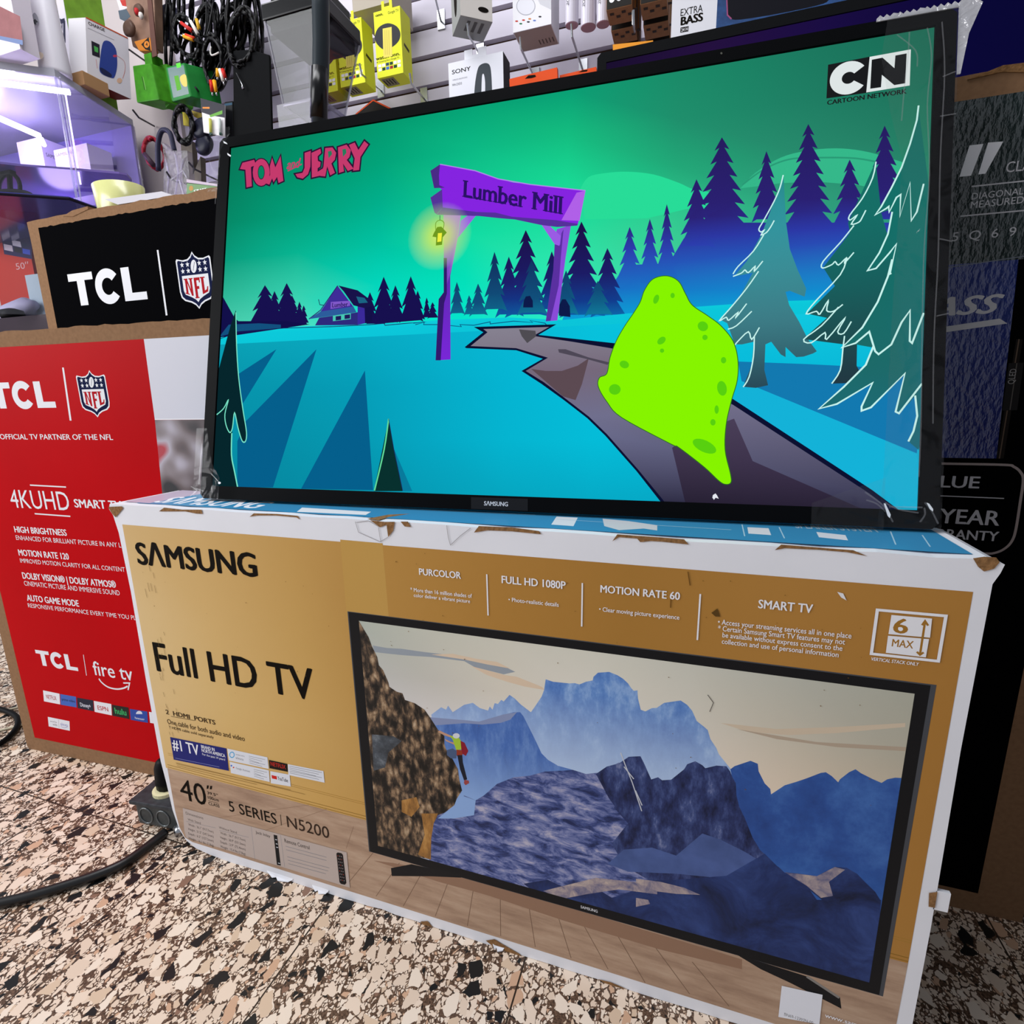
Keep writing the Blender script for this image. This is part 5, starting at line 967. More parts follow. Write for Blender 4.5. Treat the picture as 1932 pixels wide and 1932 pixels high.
# three clear tubes
for i, (x_, yb, r_, lab) in enumerate(((1079, 48, .0165, 'leftmost of three clear white tubes hanging beside the puck box'), (1110, 52, .019, 'middle one of three clear white tubes hanging beside the puck box'), (1138, 46, .0165, 'rightmost clear white tube, half behind the orange battery packs'))):
    p_ = onY(x_, yb, HY); t = thing('packaging_tube', lab, 'tube', p_, 'clear tubes on the wall')
    q = MB(); q.lathe([(r_, 0), (r_, .2)], p_, pm('#c9c5d2', .2, spec=.6), 20); q.build('tube_body', t, smooth=False)
    q = MB(); q.lathe([(r_ * .3, -.001), (r_ * .94, -.0012), (r_ * .94, .0)], p_, pm('#a5818c', .3), 20); q.build('tube_end', t)
    q = Art(Surf((p_.x - r_, HY - r_ - .0006, p_.z), (1, 0, 0), (0, 0, 1)), key='tb%d' % i); V, F, x0, x1, cp_ = glyphs('SONY', .01, 0, 1); q.add([(.4 * r_ + y / cp_ * .006, .035 + (x - x0) / (x1 - x0) * .03, .0003) for x, y, h in V], [tuple(reversed(f)) for f in F], pm('#55525c')); q.build('maker_text', t)
# battery packs, three deep on two hooks
OR, KB, CB = pm('#d98a2e', .4), pm('#1d1a17', .4), pm('#8a6242', .7, noise=.1, nscale=90)
for col_, (xa, xb, yb) in enumerate(((1144, 1192, 19), (1208, 1258, 8))):
    for k_ in range(3):
        Y_ = .88 + .075 * k_; A0 = onY(xa, yb, .88); A1 = onY(xb, yb - 9, .88); zb_ = (A0.z + A1.z) / 2
        lab = ('orange and black battery pack, %s of three on the %s hook' % (('front one', 'middle one', 'rear one')[k_], ('left', 'right')[col_]))
        t = thing('battery_pack', lab, 'battery pack', ((A0.x + A1.x) / 2, Y_ + .03, zb_), 'battery packs hanging at the top')
        q = MB(); q.box(A0.x, Y_, zb_, A1.x, Y_ + .055, zb_ + .15, CB); q.build('carton', t)
        q = MB(); q.box(A0.x + .001, Y_ - .0008, zb_ + .001, A1.x - .001, Y_ - .0001, zb_ + .034, KB); q.build('black_band', t)
        q = MB(); q.box(A0.x + .001, Y_ - .0008, zb_ + .036, A1.x - .001, Y_ - .0001, zb_ + .15, OR if col_ == 0 else pm('#d9c83a', .4)); q.build('coloured_front', t)
        if k_ == 0:
            for j in range(3):
                cx = A1.x - .012 - j * .016; q = MB(); q.add([(cx + .006 * math.cos(w), Y_ - .0012, zb_ + .018 + .006 * math.sin(w)) for w in (s_ * .42 for s_ in range(15))], [tuple(range(15))], PAPER); q.build('printed_dot', t)
        q = MB()
        for j in range(5): q.box(A0.x + .006 + j * .013, Y_ + .012 + (j % 2) * .012, zb_ - .0006, A0.x + .015 + j * .013, Y_ + .02 + (j % 2) * .012, zb_ - .0002, pm('#2e231b'))
        q.build('printed_lines', t)
hook((1200, 80), (1195, 45), 'metal hook under the orange battery packs', .84)
# hang cards whose tops show above the television
def card(name, label, pts, Y, m, tab=None, group=None):
    P = [onY(x, y, Y) for x, y in pts]; t = thing(name, label, 'package', P[0], group); q = MB(); q.prism(P, (0, .012, 0), m); q.build('card', t)
    if tab: q = Art(Surf((0, Y, 0), (1, 0, 0), (0, 0, 1)), key='cd' + name); q.poly(tab, INK); q.build('hang_slot', t)
    return t
ORG = pm('#dd4f1c', .45)
card('hanging_package', 'orange package hanging beside the white headphone box, its top edge showing', [(961, 149), (1051, 127), (1055, 240), (965, 240)], HY, ORG, zp('D', '890 575 915 550 965 545 972 560 940 570'))
card('hanging_package', 'second orange package hanging left of the purple screen', [(1056, 142), (1125, 126), (1130, 240), (1060, 240)], HY + .02, ORG, zp('D', '1280 528 1310 512 1350 508 1340 522'))
card('hanging_package', 'amber package hanging under the battery packs', [(1156, 84), (1232, 76), (1236, 180), (1160, 180)], .86, pm('#e0922c', .45))
pk_ = card('hanging_package', 'black pointed package with orange edges below the yellow cartons', [(670, 216), (704, 188), (740, 206), (745, 300), (670, 300)], 1.186, KB)
q = Art(Surf((0, 1.186, 0), (1, 0, 0), (0, 0, 1)), key='pk'); q.stroke([(671, 216), (704, 189), (739, 206)], .004, ORG); q.build('orange_edge', pk_)
hook((718, 170), (682, 140), 'metal hook under the half hidden yellow carton', .96); hook((800, 186), (776, 158), 'metal hook right of the yellow cartons', .96)
hook((832, 40), (822, -2), 'chrome hook plate on the bare slats left of the grey box', 1.1)
q = MB(); rr_ = px_rect(660, -60, 736, 4, 1.02); q.box(rr_[0], 1.02, rr_[1], rr_[2], 1.15, rr_[3], pm('#a89f92', .6)); one('hanging_carton', q, 'beige carton hanging at the top above the yellow cartons', 'box')
# ---------------------------------------------------------------- glass display cabinet at the left
CZ = 1.70; cF = onZ(102, 130, CZ); cB = onZ(250, 226, CZ); cB.y = min(cB.y, WY - .03); dL = Vector((-.8, -.6, 0)); cL = cF + dL * .55; cE = Vector((-1.9, cB.y, CZ))
cab = thing('display_cabinet', 'glass display cabinet lit violet inside, standing in the left corner behind the black carton', 'cabinet', (-1.4, .8, 0))
foot = [cF, cB, cE, cL]
def slab(pts, z0, z1, m, name): q = MB(); q.prism([(p.x, p.y, z0) for p in pts], (0, 0, z1 - z0), m); return q.build(name, cab)
slab([p + Vector((0, 0, 0)) for p in foot], CZ - .022, CZ, pm('#a3a4ae', .35, spec=.5), 'top_slab')
VIO = pm('#7f74b8', .35, noise=.15, nscale=4)
q = MB(); q.prism([(cE.x, cE.y - .01, .5), (cB.x, cB.y - .01, .5), (cB.x, cB.y - .01, CZ - .022), (cE.x, cE.y - .01, CZ - .022)], (0, .01, 0), VIO); q.build('back_panel', cab)
def shelf(px, z, m, name, th=.006): q = MB(); q.prism([onZ(x, y, z) for x, y in px], (0, 0, th), m); return q.build(name, cab)
SH1 = 1.435
sm_ = pm('#6d5a9e', .2, spec=.6)
shelf([(-60, 300), (0, 309), (35, 313), (130, 320), (225, 328), (240, 331), (249, 341), (246, 353), (150, 372), (60, 385), (-60, 380)], SH1, sm_, 'glass_shelf')
SH2 = 1.30
q = MB(); P2 = [onZ(x, y, SH2) for x, y in ((-60, 361), (0, 366), (130, 375), (185, 395), (220, 440), (100, 470), (-60, 470))]; q.prism(P2, (0, 0, .006), pm('#3a3a86', .15, spec=.6)); q.build('glass_shelf', cab)
q = MB(); q.tube(P2[:5], .004, pm('#15101f', .3)); q.build('shelf_edge', cab)
q = MB(); q.box(-2.0, .7, .5, -1.08, .95, 1.0, pm('#30222e', .4, noise=.3, nscale=6)); q.build('lower_cupboard', cab)
for (p0, p1), nm in (((cL, cF), 'front_glass'), ((cF, cB), 'side_glass')):
    q = MB(); n_ = (p1 - p0).cross(Vector((0, 0, 1))).normalized() * .005; q.prism([(p0.x, p0.y, 1.0), (p1.x, p1.y, 1.0), (p1.x, p1.y, CZ - .022), (p0.x, p0.y, CZ - .022)], n_, GLASS); q.build(nm, cab)
q = MB()
EDG = clear('glass_edge', (.8, .78, .9), .22, .15, haze=.1)
q.tube([(cF.x, cF.y, 1.0), (cF.x, cF.y, CZ - .022)], .0035, EDG); q.tube([(cF.x + .012, cF.y + .004, 1.0), (cF.x + .012, cF.y + .004, CZ - .022)], .0022, EDG); q.tube([(cB.x, cB.y, 1.0), (cB.x, cB.y, CZ - .022)], .003, EDG); q.build('glass_edge', cab)
LED = em('#e6deff', 14.0)
q = MB(); i_ = Vector((.01, .035, 0)); q.tube([cL + i_ + Vector((0, 0, -.045)), cF + i_ + Vector((-.01, 0, -.045))], .008, LED); q.tube([cF + Vector((-.012, .03, -.05)), cF + Vector((-.013, .03, -.12)), cF + Vector((-.014, .03, -.3))], .0022, em('#cfc2ff', 5.0)); q.build('light_strip', cab)
q = MB(); q.tube([onZ(-40, 206, 1.6), onZ(74, 256, 1.6)], .009, LED); q.tube([onZ(78, 262, 1.6), onZ(83, 273, 1.6)], .007, LED); q.build('light_strip', cab)
pl = bpy.data.lights.new('cabinet_glow', 'POINT'); pl.energy = 4.5; pl.color = (.52, .4, 1); pl.shadow_soft_size = .08; po = bpy.data.objects.new('cabinet_glow', pl); COL.objects.link(po); po.location = (-1.45, .8, 1.62)
pl = bpy.data.lights.new('cabinet_glow', 'POINT'); pl.energy = 1.0; pl.color = (.5, .38, 1); pl.shadow_soft_size = .06; po = bpy.data.objects.new('cabinet_glow', pl); COL.objects.link(po); po.location = (-1.35, .95, 1.36)
# phone boxes on the upper shelf
zs = SH1 + .006
def quadbox(name, label, front, Yf, d, m, zb, group=None):
    A0, C0 = onY(*front[0], Yf), onY(*front[1], Yf); t = thing(name, label, 'box', ((A0.x + C0.x) / 2, Yf + d / 2, zb), group)
    q = MB(); q.box(A0.x, Yf, zb, C0.x, Yf + d, A0.z, m); q.build('carton', t); return t, A0, C0
CW = pm('#e2d8e6', .5)
t, A0, C0 = quadbox('phone_box', 'pinkish white phone box, the left one on the upper cabinet shelf', ((31, 269), (86, 318)), .98, .1, CW, zs, 'phone boxes in the cabinet')
a_ = Art(Surf((C0.x, .98, zs), (0, 1, 0), (0, 0, 1)), key='pb1'); V, F, x0, x1, cp_ = glyphs('SAMSUNG', 0, 0, 1); a_.add([(.01 + (x - x0) / (x1 - x0) * .06, (A0.z - zs) * .72 + y / cp_ * .012, .0005) for x, y, h in V], F, pm('#3c3a52')); a_.build('maker_text', t)
t, A0, C0 = quadbox('phone_box', 'pinkish white phone box with a maker name, the right one on the upper cabinet shelf', ((101, 284), (172, 322)), .98, .085, CW, zs, 'phone boxes in the cabinet')
a_ = Art(Surf((A0.x, .98, zs), (1, 0, 0), (0, 0, 1)), key='pb2'); a_.txt('SAMSUNG', (105, 292), (142, 294), (110, 295.5), (110, 289.5), pm('#54506a')); a_.build('maker_text', t)
# headset with straps on the lower shelf
hs = thing('strapped_headset', 'black strapped headset on the lower shelf at the left edge of the cabinet', 'headset', onZ(20, 372, SH2 + .006))
q = MB(); k = onY(18, 348, .72)
arc = lambda cx, cy, rx, ry, a0, a1, Yd: [onY(cx + rx * math.cos(math.radians(a0 + (a1 - a0) * i / 14)), cy + ry * math.sin(math.radians(a0 + (a1 - a0) * i / 14)), Yd) for i in range(15)]
q.tube(arc(18, 355, 20, 28, -190, 20, .745), .006, RUBBER); q.tube(arc(18, 372, 44, 12, 180, 360, .73), .006, RUBBER); q.tube([onY(18, 326, .748), onY(19, 350, .74), onY(21, 376, .735)], .007, RUBBER); q.build('strap', hs)
q = MB(); a = onY(-8, 334, .745); c = onY(24, 326, .745); q.box(a.x, .738, a.z - .004, c.x, .756, c.z + .012, RUBBER); q.build('buckle', hs, bevel=.004)
q = MB(); P_ = onZ(5, 385, SH2 + .04); q.lathe([(.02, -.034), (.06, -.03), (.07, 0), (.05, .03), (.02, .034)], P_ + Vector((0, .05, 0)), pm('#2b1c30', .4), 20); q.build('visor', hs, smooth=True)
# goods behind the lower glass
cz = 1.0
rb = thing('tablet_box', 'red box with a dark panel of app tiles, inside the cabinet below the headset', 'box', (-1.28, .83, cz))
A0, C0 = onY(-30, 424, .90), onY(64, 512, .90); q = MB(); q.box(A0.x, .90, cz + .08, C0.x, .955, A0.z, pm('#b8301f', .4)); q.box(A0.x, .902, cz, C0.x, .953, cz + .08, pm('#5c1a18', .5)); q.build('carton', rb)
a_ = Art(Surf((A0.x, .90, cz), (1, 0, 0), (0, 0, 1)), key='rb'); a_.poly(zp('g', '0 375 440 470 450 810 60 740'), pm('#241a4e', .4))
a_.build('dark_panel', rb)
for i, (q4, c_) in enumerate((('15 410 135 440 150 520 30 495', '#c9c0d8'), ('160 470 280 495 290 535 165 510', '#1a1030'), ('300 500 400 520 405 560 305 540', '#2a2050'), ('45 540 150 565 155 600 50 575', '#241a4a'), ('165 540 285 565 302 645 180 618', '#cdc8dc'), ('300 580 400 600 405 650 310 630', '#18204a'), ('50 595 170 620 185 705 62 680', '#d2c4d4'), ('195 635 300 660 310 730 205 705', '#161428'), ('315 660 420 680 425 750 322 730', '#3a50c0'))):
    a_ = Art(Surf((A0.x, .90, cz), (1, 0, 0), (0, 0, 1)), key='rb'); a_.poly(zp('g', q4), pm(c_, .4)); a_.build('app_badge', rb)
a_ = Art(Surf((A0.x, .90, cz), (1, 0, 0), (0, 0, 1)), key='rb'); a_.txt('50\u2033', zp('g', '220 900')[0], zp('g', '410 920')[0], zp('g', '260 955')[0], zp('g', '260 865')[0], pm('#cfa0a0')); a_.build('size_text', rb)
bt_ = onY(25, 535, .80); q = MB(); q.lathe([(.012, -.12), (.032, -.115), (.034, 0), (.034, .07), (.02, .085), (.014, .11)], (bt_.x - .02, .80, cz + .036), pm('#b9b4cf', .35), 20, M=Matrix.Rotation(math.radians(80), 4, 'Y')); one('bottle', q, 'pale bottle lying on its side in front of the red tablet box', 'bottle', smooth=True)
A0, C0 = onY(43, 520, .82), onY(80, 561, .82); q = MB(); q.box(A0.x + .01, .82, cz + .001, C0.x + .02, .88, A0.z, pm('#aebfc8', .4)); one('small_carton', q, 'pale blue carton beside the lying bottle, at the left edge of the black carton', 'box')
q = MB(); P_ = onY(20, 575, .74); q.lathe([(.03, 0), (.034, .012), (.03, .03), (.01, .036)], (P_.x, .74, cz), RUBBER, 20); one('charger_puck', q, 'round black gadget in front of the pale bottle', 'gadget', smooth=True)
# goods on top of the cabinet
rt_ = thing('router', 'tall white rounded router on top of the cabinet', 'router', (0, 0, 0)); RP = onZ(84, 127, CZ); RP = Vector((RP.x - .02, RP.y + .045, CZ)); rt_.location = RP; WM[rt_.name] = Matrix.Translation(RP)
q = MB(); q.lathe([(.039, 0), (.0405, .01), (.035, .12), (.0285, .24), (.026, .27), (.018, .285)], RP, pm('#e2e0e8', .35, spec=.3), 32); q.build('router_body', rt_, smooth=True)
ev = (CAM - RP); ev.z = 0; ev.normalize(); eu_ = Vector((-ev.y, ev.x, 0)); 
def decal(px, m, name, pushr):
    S_ = Surf(RP + ev * pushr, eu_, (0, 0, 1)); a_ = Art(S_, key='rt'); a_.poly(px, m); a_.build(name, rt_)
decal(smooth(zp('a', '470 185 500 190 530 240 538 310 510 345 495 360 465 290 440 255'), 3, closed=True), pm('#8f8f9a', .3), 'emblem', .0342); decal(zp('a', '465 290 490 265 535 310 505 320 510 345 480 340'), pm('#2b2b36', .3), 'emblem', .0345)
decal([(75 + 7 * math.cos(i * .35), 105 + 7 * math.sin(i * .35)) for i in range(18)], pm('#d8c7b4', .5), 'round_sticker', .0385)
cb = thing('speaker_box', 'white boxed speaker printed with a blue cylinder speaker, tilted on top of the cabinet', 'box', (-1.16, 1.0, CZ))
XF = -1.10; f4 = [onX(*p_, XF) for p_ in ((161, 33), (242, 71), (247.5, 187), (165, 150))]
back = Vector((-.055, -.015, 0)); q = MB(); q.add([tuple(v) for v in f4] + [tuple(v + back) for v in f4], [(0, 3, 2, 1), (0, 1, 5, 4), (1, 2, 6, 5), (2, 3, 7, 6), (3, 0, 4, 7), (4, 5, 6, 7)], pm('#dcdade', .45)); q.build('carton', cb)
CS = Surf((XF + .0003, f4[3].y, f4[3].z), (0, 1, 0), (0, 0, 1)); ca = Art(CS, key='cb')
ca.txt('CHARGE', '1232 330', '1470 435', '1240 345', '1240 305', pm('#3a3436'), .01, k='a') if False else None
u_t = CS.uv(zp('a', '1240 345')[0]); u_e = CS.uv(zp('a', '1470 445')[0]); V, F, x0, x1, cp_ = glyphs('CHARGE', .02, 0, 1)
ca.add([(u_t[0] + (x - x0) / (x1 - x0) * (u_e[0] - u_t[0]), u_t[1] + (x - x0) / (x1 - x0) * (u_e[1] - u_t[1]) + y / cp_ * .009, .0004 + h) for x, y, h in V], F, pm('#3a3436')); ca.build('name_text', cb)
ca = Art(CS, key='cb'); ca.poly(smooth(zp('a', '1430 640 1470 570 1550 590 1620 680 1640 800 1640 950 1605 1080 1560 1092 1450 1050 1395 990 1400 850'), 3, closed=True), pm('#2f4490', .4)); ca.poly(smooth(zp('a', '1400 970 1430 950 1560 1040 1550 1085 1450 1045'), 3, closed=True), pm('#22284c', .4)); ca.oval(zp('a', '1612 785')[0], 4, 2.4, pm('#c0405c')); ca.build('printed_speaker', cb)
ca = Art(CS, key='cb'); ca.poly(zp('a', '1280 570 1395 625 1400 810 1292 770'), pm('#25222e')); ca.poly(zp('a', '1315 640 1375 670 1375 740 1325 720'), pm('#4fae54')); ca.build('printed_phone', cb)
ca = Art(CS, key='cb'); ca.stroke(zp('a', '1204 245 1790 535'), .004, pm('#c2502c')); ca.stroke(smooth(zp('a', '1640 780 1740 860 1752 980 1720 1100')), .0012, pm('#d0786a')); ca.stroke(zp('a', '1345 830 1365 960'), .0012, pm('#d0786a')); ca.oval(zp('a', '1675 1130')[0], 5, 5, pm('#e0b89a')); ca.stroke(zp('a', '1230 390 1600 560'), .0012, pm('#a8a4a8')); ca.build('printed_lines', cb)
ca = Art(Surf((XF - .085, f4[3].y - .0204, CZ), (1, 0, .0), (0, 0, 1)), key='cbs'); ca.poly(smooth(zp('a', '1130 480 1165 560 1180 760 1175 900 1120 1000 1030 960 1040 800 1090 600'), 2, closed=True), pm('#2a3a78', .4)); 
q = MB(); q.add([tuple(v + Vector((0, 0, -.0002))) for v in (f4[3], f4[2], f4[2] + back, f4[3] + back)], [(0, 3, 2, 1)], pm('#7a1c20', .5)); q.build('red_underside', cb)
q = MB(); A0, C0 = onX(142, 120, -1.075), onX(206, 160, -1.075); q.box(-1.15, .885, CZ + .001, -1.08, .965, CZ + .04, pm('#a57f58', .7)); one('small_carton', q, 'small brown carton wedged under the boxed blue speaker', 'box', bevel=.002)
mb_ = thing('wall_mount_box', 'white and green box printed with a wall mount, standing behind the white router', 'box', (-1.2, .98, CZ))
A0, C0 = onY(96, -60, .93), onY(136, 100, .93); q = MB(); q.box(A0.x, .93, CZ, C0.x, 1.06, A0.z, pm('#cbc6d2', .5)); q.build('carton', mb_)
q = MB(); q.box(C0.x, .931, CZ, C0.x + .001, 1.06, A0.z, pm('#6f9a2c', .5, noise=.2, nscale=30)); q.build('green_side', mb_)
ca = Art(Surf((A0.x, .93, CZ), (1, 0, 0), (0, 0, 1)), key='mb')
for l_, w_ in (('765 330 910 285', .012), ('900 290 905 600', .01), ('800 610 910 590', .012), ('835 260 830 640', .011), ('870 300 870 590', .004)): ca.stroke(zp('a', l_), w_, pm('#24243c', .4))
ca.build('printed_mount', mb_)
wx = thing('picture_carton', 'white carton with a maroon printed panel, at the top left corner on the cabinet', 'box', (-1.3, .7, CZ))
A0, C0 = onY(-90, -60, .70), onY(43, 118, .70); q = MB(); q.box(A0.x, .70, CZ, C0.x, .75, A0.z, pm('#d3ccd6', .5)); q.build('carton', wx)
ca = Art(Surf((A0.x, .70, CZ), (1, 0, 0), (0, 0, 1)), key='wx'); ca.poly([(-20, 2), (38, 31), (43, 76), (-20, 64)], pm('#8d5c5e', .5, noise=.1, nscale=40)); ca.poly([(-20, 64), (43, 76), (43, 85), (-20, 70)], pm('#6d7ea6', .5)); ca.build('printed_panel', wx)
# ---------------------------------------------------------------- things hanging on the left part of the wall
def coil(name, label, cx, cy, rx, ry, Y, n, r, m, cat='cable', group=None, rot=0, seed=1, tail=True):
    rnd = random.Random(seed); pts = []
    for i in range(n * 16):
        q = 2 * math.pi * i / 16; k = 1 + rnd.uniform(-.14, .14) * (1 if i % 4 == 0 else .4); x, y = rx * k * math.sin(q), ry * (1 + .12 * math.sin(i * .7 + seed)) * math.cos(q); R = math.radians(rot)
        pts.append(onY(cx + x * math.cos(R) - y * math.sin(R), cy + x * math.sin(R) + y * math.cos(R), Y + rnd.uniform(-.02, .02)))
    pts = smooth([tuple(p) for p in pts], 2); q = MB(); q.tube(pts, r, m, 6); t = thing(name, label, cat, pts[0], group); q.build('cable', t, smooth=True); return t
BC = pm('#0c0c0e', .4, spec=.2)
names_ = []
for i, (cx, cy, rx, ry, Y_, n, rot, lab) in enumerate((
    (336, 30, 10, 62, 1.02, 5, 3, 'black cable coil with red and white plugs below it, leftmost black coil'), (352, 70, 20, 40, .98, 5, -20, 'black cable coil with a white plug lying across it, right of the leftmost coil'), (385, 75, 22, 62, 1.0, 7, 5, 'wide black cable coil in the middle, behind a bent white hook'), (402, 115, 17, 46, .96, 6, -4, 'black cable coil just above the yellow and red plugs'),
    (445, 30, 17, 72, .99, 8, 2, 'tall black cable coil above the black panel, left one'), (468, 45, 16, 78, 1.02, 8, -3, 'tall black cable coil beside the blender jug lid'), (455, 70, 24, 52, .95, 7, 6, 'broad black cable coil right above the black panel'), (424, 85, 12, 60, 1.03, 5, 0, 'thin black cable coil left of the black panel'),
    (372, 130, 26, 26, 1.04, 4, 30, 'round black cable coil behind the right green box'), (318, 70, 6, 70, 1.05, 4, 0, 'narrow black cable coil beside the dark blue bag'))):
    coil('coiled_cable', lab, cx, cy, rx, ry, Y_, n * 2, .0046, BC, group='coiled black cables on the wall', rot=rot, seed=i + 3)
for i, (cx, cy, rx, ry, Y_, n, rot) in enumerate(((350, 8, 13, 58, 1.06, 6, 0), (372, 18, 12, 62, 1.07, 6, 4), (410, 40, 14, 70, 1.06, 7, -3), (433, 22, 13, 66, 1.06, 7, 2), (456, 8, 12, 70, 1.07, 7, 0), (482, 50, 12, 66, 1.06, 7, -4),
                                             (395, 60, 15, 50, 1.08, 6, 8), (440, 64, 16, 52, 1.08, 7, 0), (418, 128, 12, 38, 1.0, 6, 6), (362, 100, 18, 34, 1.08, 5, 10), (396, 132, 10, 30, 1.02, 6, -6), (470, 88, 18, 40, 1.03, 7, 0))):
    coil('coiled_cable', 'black cable coil in the tangle behind the others, beside the blender jug', cx, cy, rx, ry, Y_, n * 2, .0048, BC, group='tangled cable coils behind', rot=rot, seed=i + 60)
def plug(t, a, b, Y, col):
    A_, B_ = onY(*a, Y), onY(*b, Y); q = MB(); q.tube([A_, A_ + (B_ - A_) * .75], [.0055, .0045], pm(col, .35)); q.tube([A_ + (B_ - A_) * .74, B_], .0022, STEEL); q.build('plug', t, smooth=True)
for lab, lst in (('red, white and yellow plug leads hanging at the left end of the cables', (((362, 58), (335, 38), '#b82a26'), ((373, 64), (355, 32), '#dcd6d0'), ((376, 55), (369, 30), '#cfa02c'))), ('yellow and red plug lead crossing the leftmost cable coil', (((365, 75), (340, 66), '#d69a24'), ((366, 73), (345, 64), '#cc3a22'))),
                 ('yellow, white and red plug leads hanging left of the black panel', (((411, 130), (410, 150), '#d89a1e'), ((415, 131), (423, 160), '#e0d8d0'), ((420, 131), (427, 152), '#b8241e'))), ('red and yellow plug lead hanging lowest, above the pen card', (((398, 152), (401, 180), '#b8241e'), ((404, 152), (409, 180), '#dc9a1c')))):
    t = thing('audio_lead', lab, 'audio lead', onY(*lst[0][0], .93), 'coloured audio leads')
    for a, b, c in lst: plug(t, a, b, .93, c)
    q = MB()
    for a, b, c in lst: P_ = onY(*a, .93); q.tube(smooth([tuple(P_), tuple(P_ + (P_ - onY(*b, .93)) * .5 + Vector((0, .02, .01))), tuple(P_ + Vector((.02, .05, .1)))], 4), .0022, BC, 6)
    q.build('lead', t, smooth=True)
q = MB(); q.tube(smooth([tuple(onY(x, y, .92)) for x, y in ((398, 88), (397, 98), (399, 104), (405, 103), (413, 99))], 3), .0022, pm('#c6c3bf', .4)); one('white_hook', q, 'bent white wire hook in front of the black cable coils', 'hook', smooth=True)
# green boxes
GRN = pm('#3f8a1e', .4, noise=.25, nscale=40); GR2 = pm('#1f7a34', .35, noise=.2, nscale=30)
def turned(name, label, cat, px, Y, dvec, m, group=None):
    P4 = [onY(x, y, Y) for x, y in px]; t = thing(name, label, cat, P4[3], group); q = MB(); q.prism(list(reversed(P4)), dvec, m); q.build('carton', t, bevel=.003); return t, P4
GG = 'green boxes hanging on the wall'
t, P4 = turned('charger_box', 'green charger box, the leftmost of three hanging left of the cables', 'box', ((250, 124), (284, 119), (300, 188), (258, 194)), .95, (.028, .07, .004), GRN, GG)
a_ = Art(Surf((0, .95, 0), (1, 0, 0), (0, 0, 1)), key='gg'); a_.stroke(zp('c', '310 930 345 1090'), .006, pm('#2c6414')); a_.stroke(zp('c', '320 930 355 1090'), .002, pm('#79b45a')); a_.build('printed_lines', t)
q = MB(); p_ = onY(287, 112, .97); q.box(p_.x - .02, .96, p_.z - .02, p_.x + .01, 1.0, p_.z + .012, GRN); q.build('hang_tab', t)
turned('charger_box', 'green charger box squeezed between the two larger green boxes', 'box', ((300, 122), (314, 120), (326, 190), (312, 204)), .985, (.02, .06, 0), GRN, GG)
t, P4 = turned('charger_box', 'green box with a clear window and yellow seal, right of the other green boxes', 'box', ((312, 127), (347, 118), (360, 182), (325, 192)), .93, (.045, .075, .004), GR2, GG)
a_ = Art(Surf((0, .93, 0), (1, 0, 0), (0, 0, 1)), key='gg2'); a_.poly(zp('c', '620 830 815 790 880 1140 690 1190'), pm('#17504c', .25, spec=.6)); a_.build('window', t)
a_ = Art(Surf((0, .93, 0), (1, 0, 0), (0, 0, 1)), key='gg2'); a_.poly(zp('c', '700 925 750 915 790 1085 735 1105'), pm('#4f9a22', .4)); a_.build('printed_battery', t)
a_ = Art(Surf((0, .93, 0), (1, 0, 0), (0, 0, 1)), key='gg2'); a_.poly(smooth(zp('c', '770 940 810 905 845 920 858 1040 820 1050 785 1010'), 3, closed=True), pm('#cdb860', .4)); a_.build('yellow_seal', t)
a_ = Art(Surf((0, .93, 0), (1, 0, 0), (0, 0, 1)), key='gg2'); a_.poly(zp('c', '722 772 775 760 782 815 735 828'), pm('#55d838', .4)); a_.build('green_tag', t)
# packs at the upper left of the wall
t, P4 = turned('blister_pack', 'orange and clear pack with brown round gadgets, hanging right of the boxed blue speaker', 'pack', ((226, -30), (290, -40), (293, 92), (250, 88)), 1.0, (0, .03, 0), pm('#9a7a68', .4, noise=.4, nscale=14))
a_ = Art(Surf((0, 1.0, 0), (1, 0, 0), (0, 0, 1)), key='bp'); a_.poly(zp('c', '0 0 90 0 130 100 40 130'), pm('#d8d4d8', .4)); a_.poly(zp('c', '40 0 110 0 120 80 70 70'), pm('#b83a34', .4)); a_.poly(zp('c', '20 130 120 110 170 200 100 260 40 230'), pm('#55626e', .4)); a_.build('printed_front', t)
for cx, cy, r_ in ((265, 22, 12), (247, 56, 16)):
    q = MB(); P_ = onY(cx, cy, .985); q.lathe([(r_ * .0013, 0), (r_ * .0015, .008), (r_ * .001, .014)], P_, pm('#5c463c', .35), 18, M=Matrix.Rotation(math.radians(90), 4, 'X')); q.build('round_gadget', t, smooth=True)
for cx, cy, c_ in ((258, 22, '#b8282c'), (266, 30, '#d8d2cc')):
    q = MB(); P_ = onY(cx, cy, .955); q.lathe([(.004, -.008), (.007, 0), (.005, .008)], P_, pm(c_, .35), 12); q.build('plug', t, smooth=True)
t, P4 = turned('label_pack', 'orange pack with a black label, hanging above the leftmost green box', 'pack', ((252, 78), (282, 70), (289, 96), (262, 96)), .96, (0, .02, 0), pm('#c77a2c', .45))
a_ = Art(Surf((0, .96, 0), (1, 0, 0), (0, 0, 1)), key='lp'); a_.poly(zp('c', '300 540 390 450 415 620 350 600'), KB); a_.oval(zp('c', '365 540')[0], 5, 6.5, pm('#d08030')); a_.txt('4', zp('c', '352 540')[0], zp('c', '378 540')[0], zp('c', '365 562')[0], zp('c', '365 518')[0], KB, .03); a_.build('black_label', t)
q = MB(); q.prism([onY(x, y, 1.06) for x, y in ((292, 15), (318, 5), (320, 75), (294, 78))], (0, .03, 0), pm('#353a50', .35, noise=.3, nscale=30)); one('dark_bag', q, 'dark blue bag hanging behind the brown strap', 'bag')
